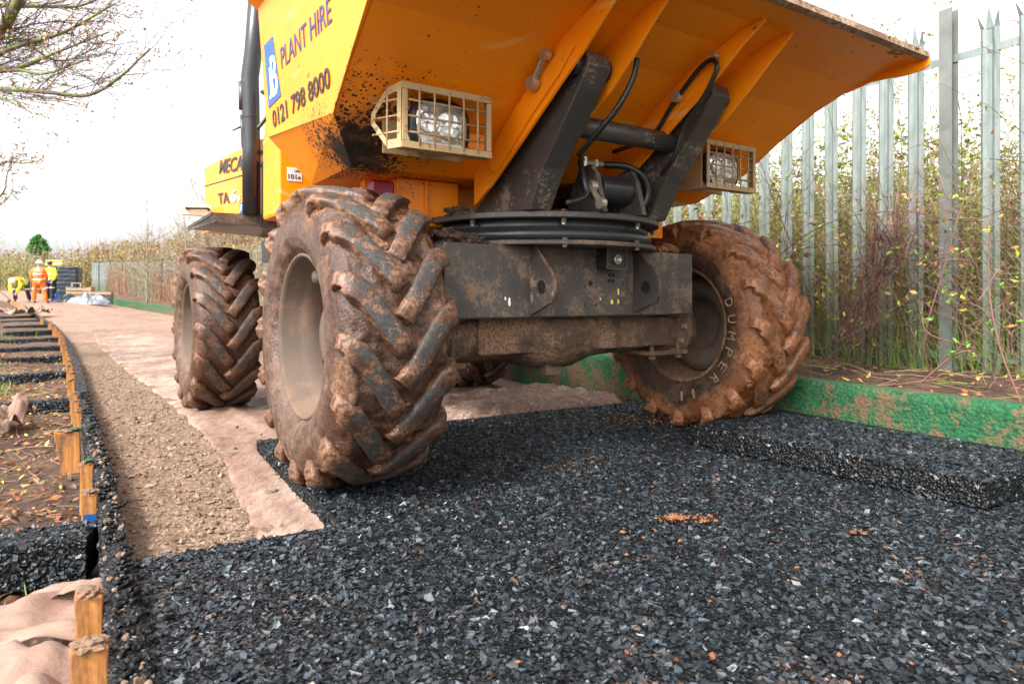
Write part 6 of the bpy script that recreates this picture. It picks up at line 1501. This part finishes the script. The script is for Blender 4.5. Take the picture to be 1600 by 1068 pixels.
# ------------------------------------------------------------------ stored materials at the far end of the path
X, Y = -21.75, 33.14; z0 = zg(X, Y) - .085
o = empty('wrapped_pallet_stack', (X, Y, z0), R(20))
n = 14
for k, (x_, w_) in enumerate(((-.42, .38), (.24, .88))):
    g = G(); V = []; ring = []
    m_ = 40; rows = 22
    for i in range(rows):
        for j in range(m_):
            a = 2 * math.pi * j / m_; c_, s_ = math.cos(a), math.sin(a)
            r_ = 1 / max(abs(c_), abs(s_)) ; q = noise.noise(Vector((c_ * 2, s_ * 2, i * .9 + k * 7))) * .03 + (.02 * math.sin(i * 2.2))
            V.append((x_ + c_ * r_ * (w_ / 2) * .98 + c_ * q, s_ * r_ * .5 + s_ * q, .12 + i * 1.42 / (rows - 1)))
    g.add(V, [(i * m_ + j, i * m_ + (j + 1) % m_, (i + 1) * m_ + (j + 1) % m_, (i + 1) * m_ + j) for i in range(rows - 1) for j in range(m_)] + [tuple((rows - 1) * m_ + j for j in range(m_))])
    g.build('wrapped_load', 'wrap', o, smooth=True)
g = G()
for x_ in (-.5, 0, .5): g.box((x_, 0, .05), (.1, 1., .1))
g.box((0, 0, .11), (1.3, 1., .02)); g.build('pallet', 'crate_wood', o)
G().box((0, 0, 1.56), (1.3, 1.02, .015)).build('white_cover', 'tarp', o)
tag(o, 'pallet stacked high and wrapped in glossy black film at the end of the path', 'pallet stack')
o = empty('foam_bundle', (X - .42, Y, z0 + 1.57), R(20)); G().box((0, 0, .12), (.75, .5, .22)).build('slab', 'buff', o, bevel=.08); G().box((0, 0, .27), (.70, .46, .07)).build('slab', 'buff', o, bevel=.03)
tag(o, 'buff coloured foam bundle on top of the black wrapped stack', 'bundle')
X, Y = -19.9, 31.5; z0 = zg(X, Y) - .085
o = empty('wooden_crate', (X, Y, z0), R(15)); g = None
for i in range(4): G().box((0, -.3, .10 + i * .17), (1.0, .03, .13)).build('board', 'crate_wood', o)
for x_ in (-.48, .48): G().box((x_, 0, .36), (.04, .6, .72)).build('side_board', 'crate_wood', o)
for x_ in (-.25, .1): G().box((x_, -.32, .80), (.05, .05, .22)).build('post', 'crate_wood', o)
G().box((-.08, -.32, .88), (.42, .05, .04)).build('rail', 'crate_wood', o)
tag(o, 'weathered open wooden crate in front of the black wrapped stack', 'crate')
def heap(name, X, Y, r, lab, m, seed, cat, n=3):
    o = empty(name, (X, Y, zg(X, Y) - .09))
    V = []; nn = 30
    for i in range(nn):
        for j in range(nn):
            a, c_ = i / (nn - 1) * 2 - 1, j / (nn - 1) * 2 - 1; d = max(0, 1 - (a * a + c_ * c_) ** .5)
            V.append((a * r[0], c_ * r[1], r[2] * (d ** .6) * (1 + .9 * noise.noise(Vector((a * 3.1, c_ * 3.1, seed)))) + (.08 * abs(noise.noise(Vector((a * 8, c_ * 8, seed)))) if d > 0 else 0)))
    fm('sheet', V, [(i * nn + j, i * nn + j + 1, (i + 1) * nn + j + 1, (i + 1) * nn + j) for i in range(nn - 1) for j in range(nn - 1)], m, o)
    return tag(o, lab, cat)
heap('plastic_heap', -18.55, 29.9, (.95, .6, .38), 'heap of crumpled grey plastic sheeting at the end of the green kerb', 'tarp', 2, 'plastic sheeting')
heap('plastic_heap', -19.6, 30.2, (.5, .5, .30), 'dark heap of rubbish between the crate and the grey sheeting', 'wrap', 5, 'rubbish')
heap('blue_bag', -20.25, 30.4, (.28, .25, .34), 'bright blue plastic bag on the path beside the crate', 'blue', 7, 'bag')
o = empty('paving_stack', (-18.9, 31.3, zg(-18.9, 31.3) - .085), R(20))
for i in range(5): G().box((U(-.03, .03), 0, .06 + i * .12), (1.0, .6, .10)).build('slab', 'crate_wood' if i == 4 else 'steel', o)
tag(o, 'low stack of boards topped with pale timber beyond the grey sheeting', 'stack')
o = empty('timber_form', (-17.35, 23.9, zg(-17.35, 23.9) - .10))
pa, pb = Vector((-20.7, 28.4)), Vector((-16.9, 23.9))
for i in range(4):
    a = pa.lerp(pb, i / 4 + .01); c_ = pa.lerp(pb, (i + 1) / 4 - .01); za, zb = zg(a.x, a.y) + .04, zg(c_.x, c_.y) + .04
    G().bar((a.x + 17.35 - .15, a.y - 23.9, za - o.location.z - .06), (c_.x + 17.35 - .15, c_.y - 23.9, zb - o.location.z - .06), .04, .20).build('board', 'wood', o)
tag(o, 'timber shuttering board the bending worker is fixing at the kerb end', 'board')
o = empty('red_barrier', (-21.6, 27.6, zg(-21.6, 27.6) - .05))
for z_ in (.1, .3, .5): G().box((0, 0, z_), (.5, .03, .10)).build('rail', 'redmesh', o)
for x_ in (-.22, .22): G().box((x_, 0, .3), (.05, .04, .6)).build('upright', 'redmesh', o)
tag(o, 'small red plastic barrier at the left edge in front of the bending worker', 'barrier')
o = G().tube([(-16.2, 22.1, .55), (-16.6, 22.0, .95), (-17.0, 21.9, 1.25)], .012, 5).build('cane_stick', 'twig', None); tag(o, 'thin stick leaning at the left edge near the red barrier', 'stick')
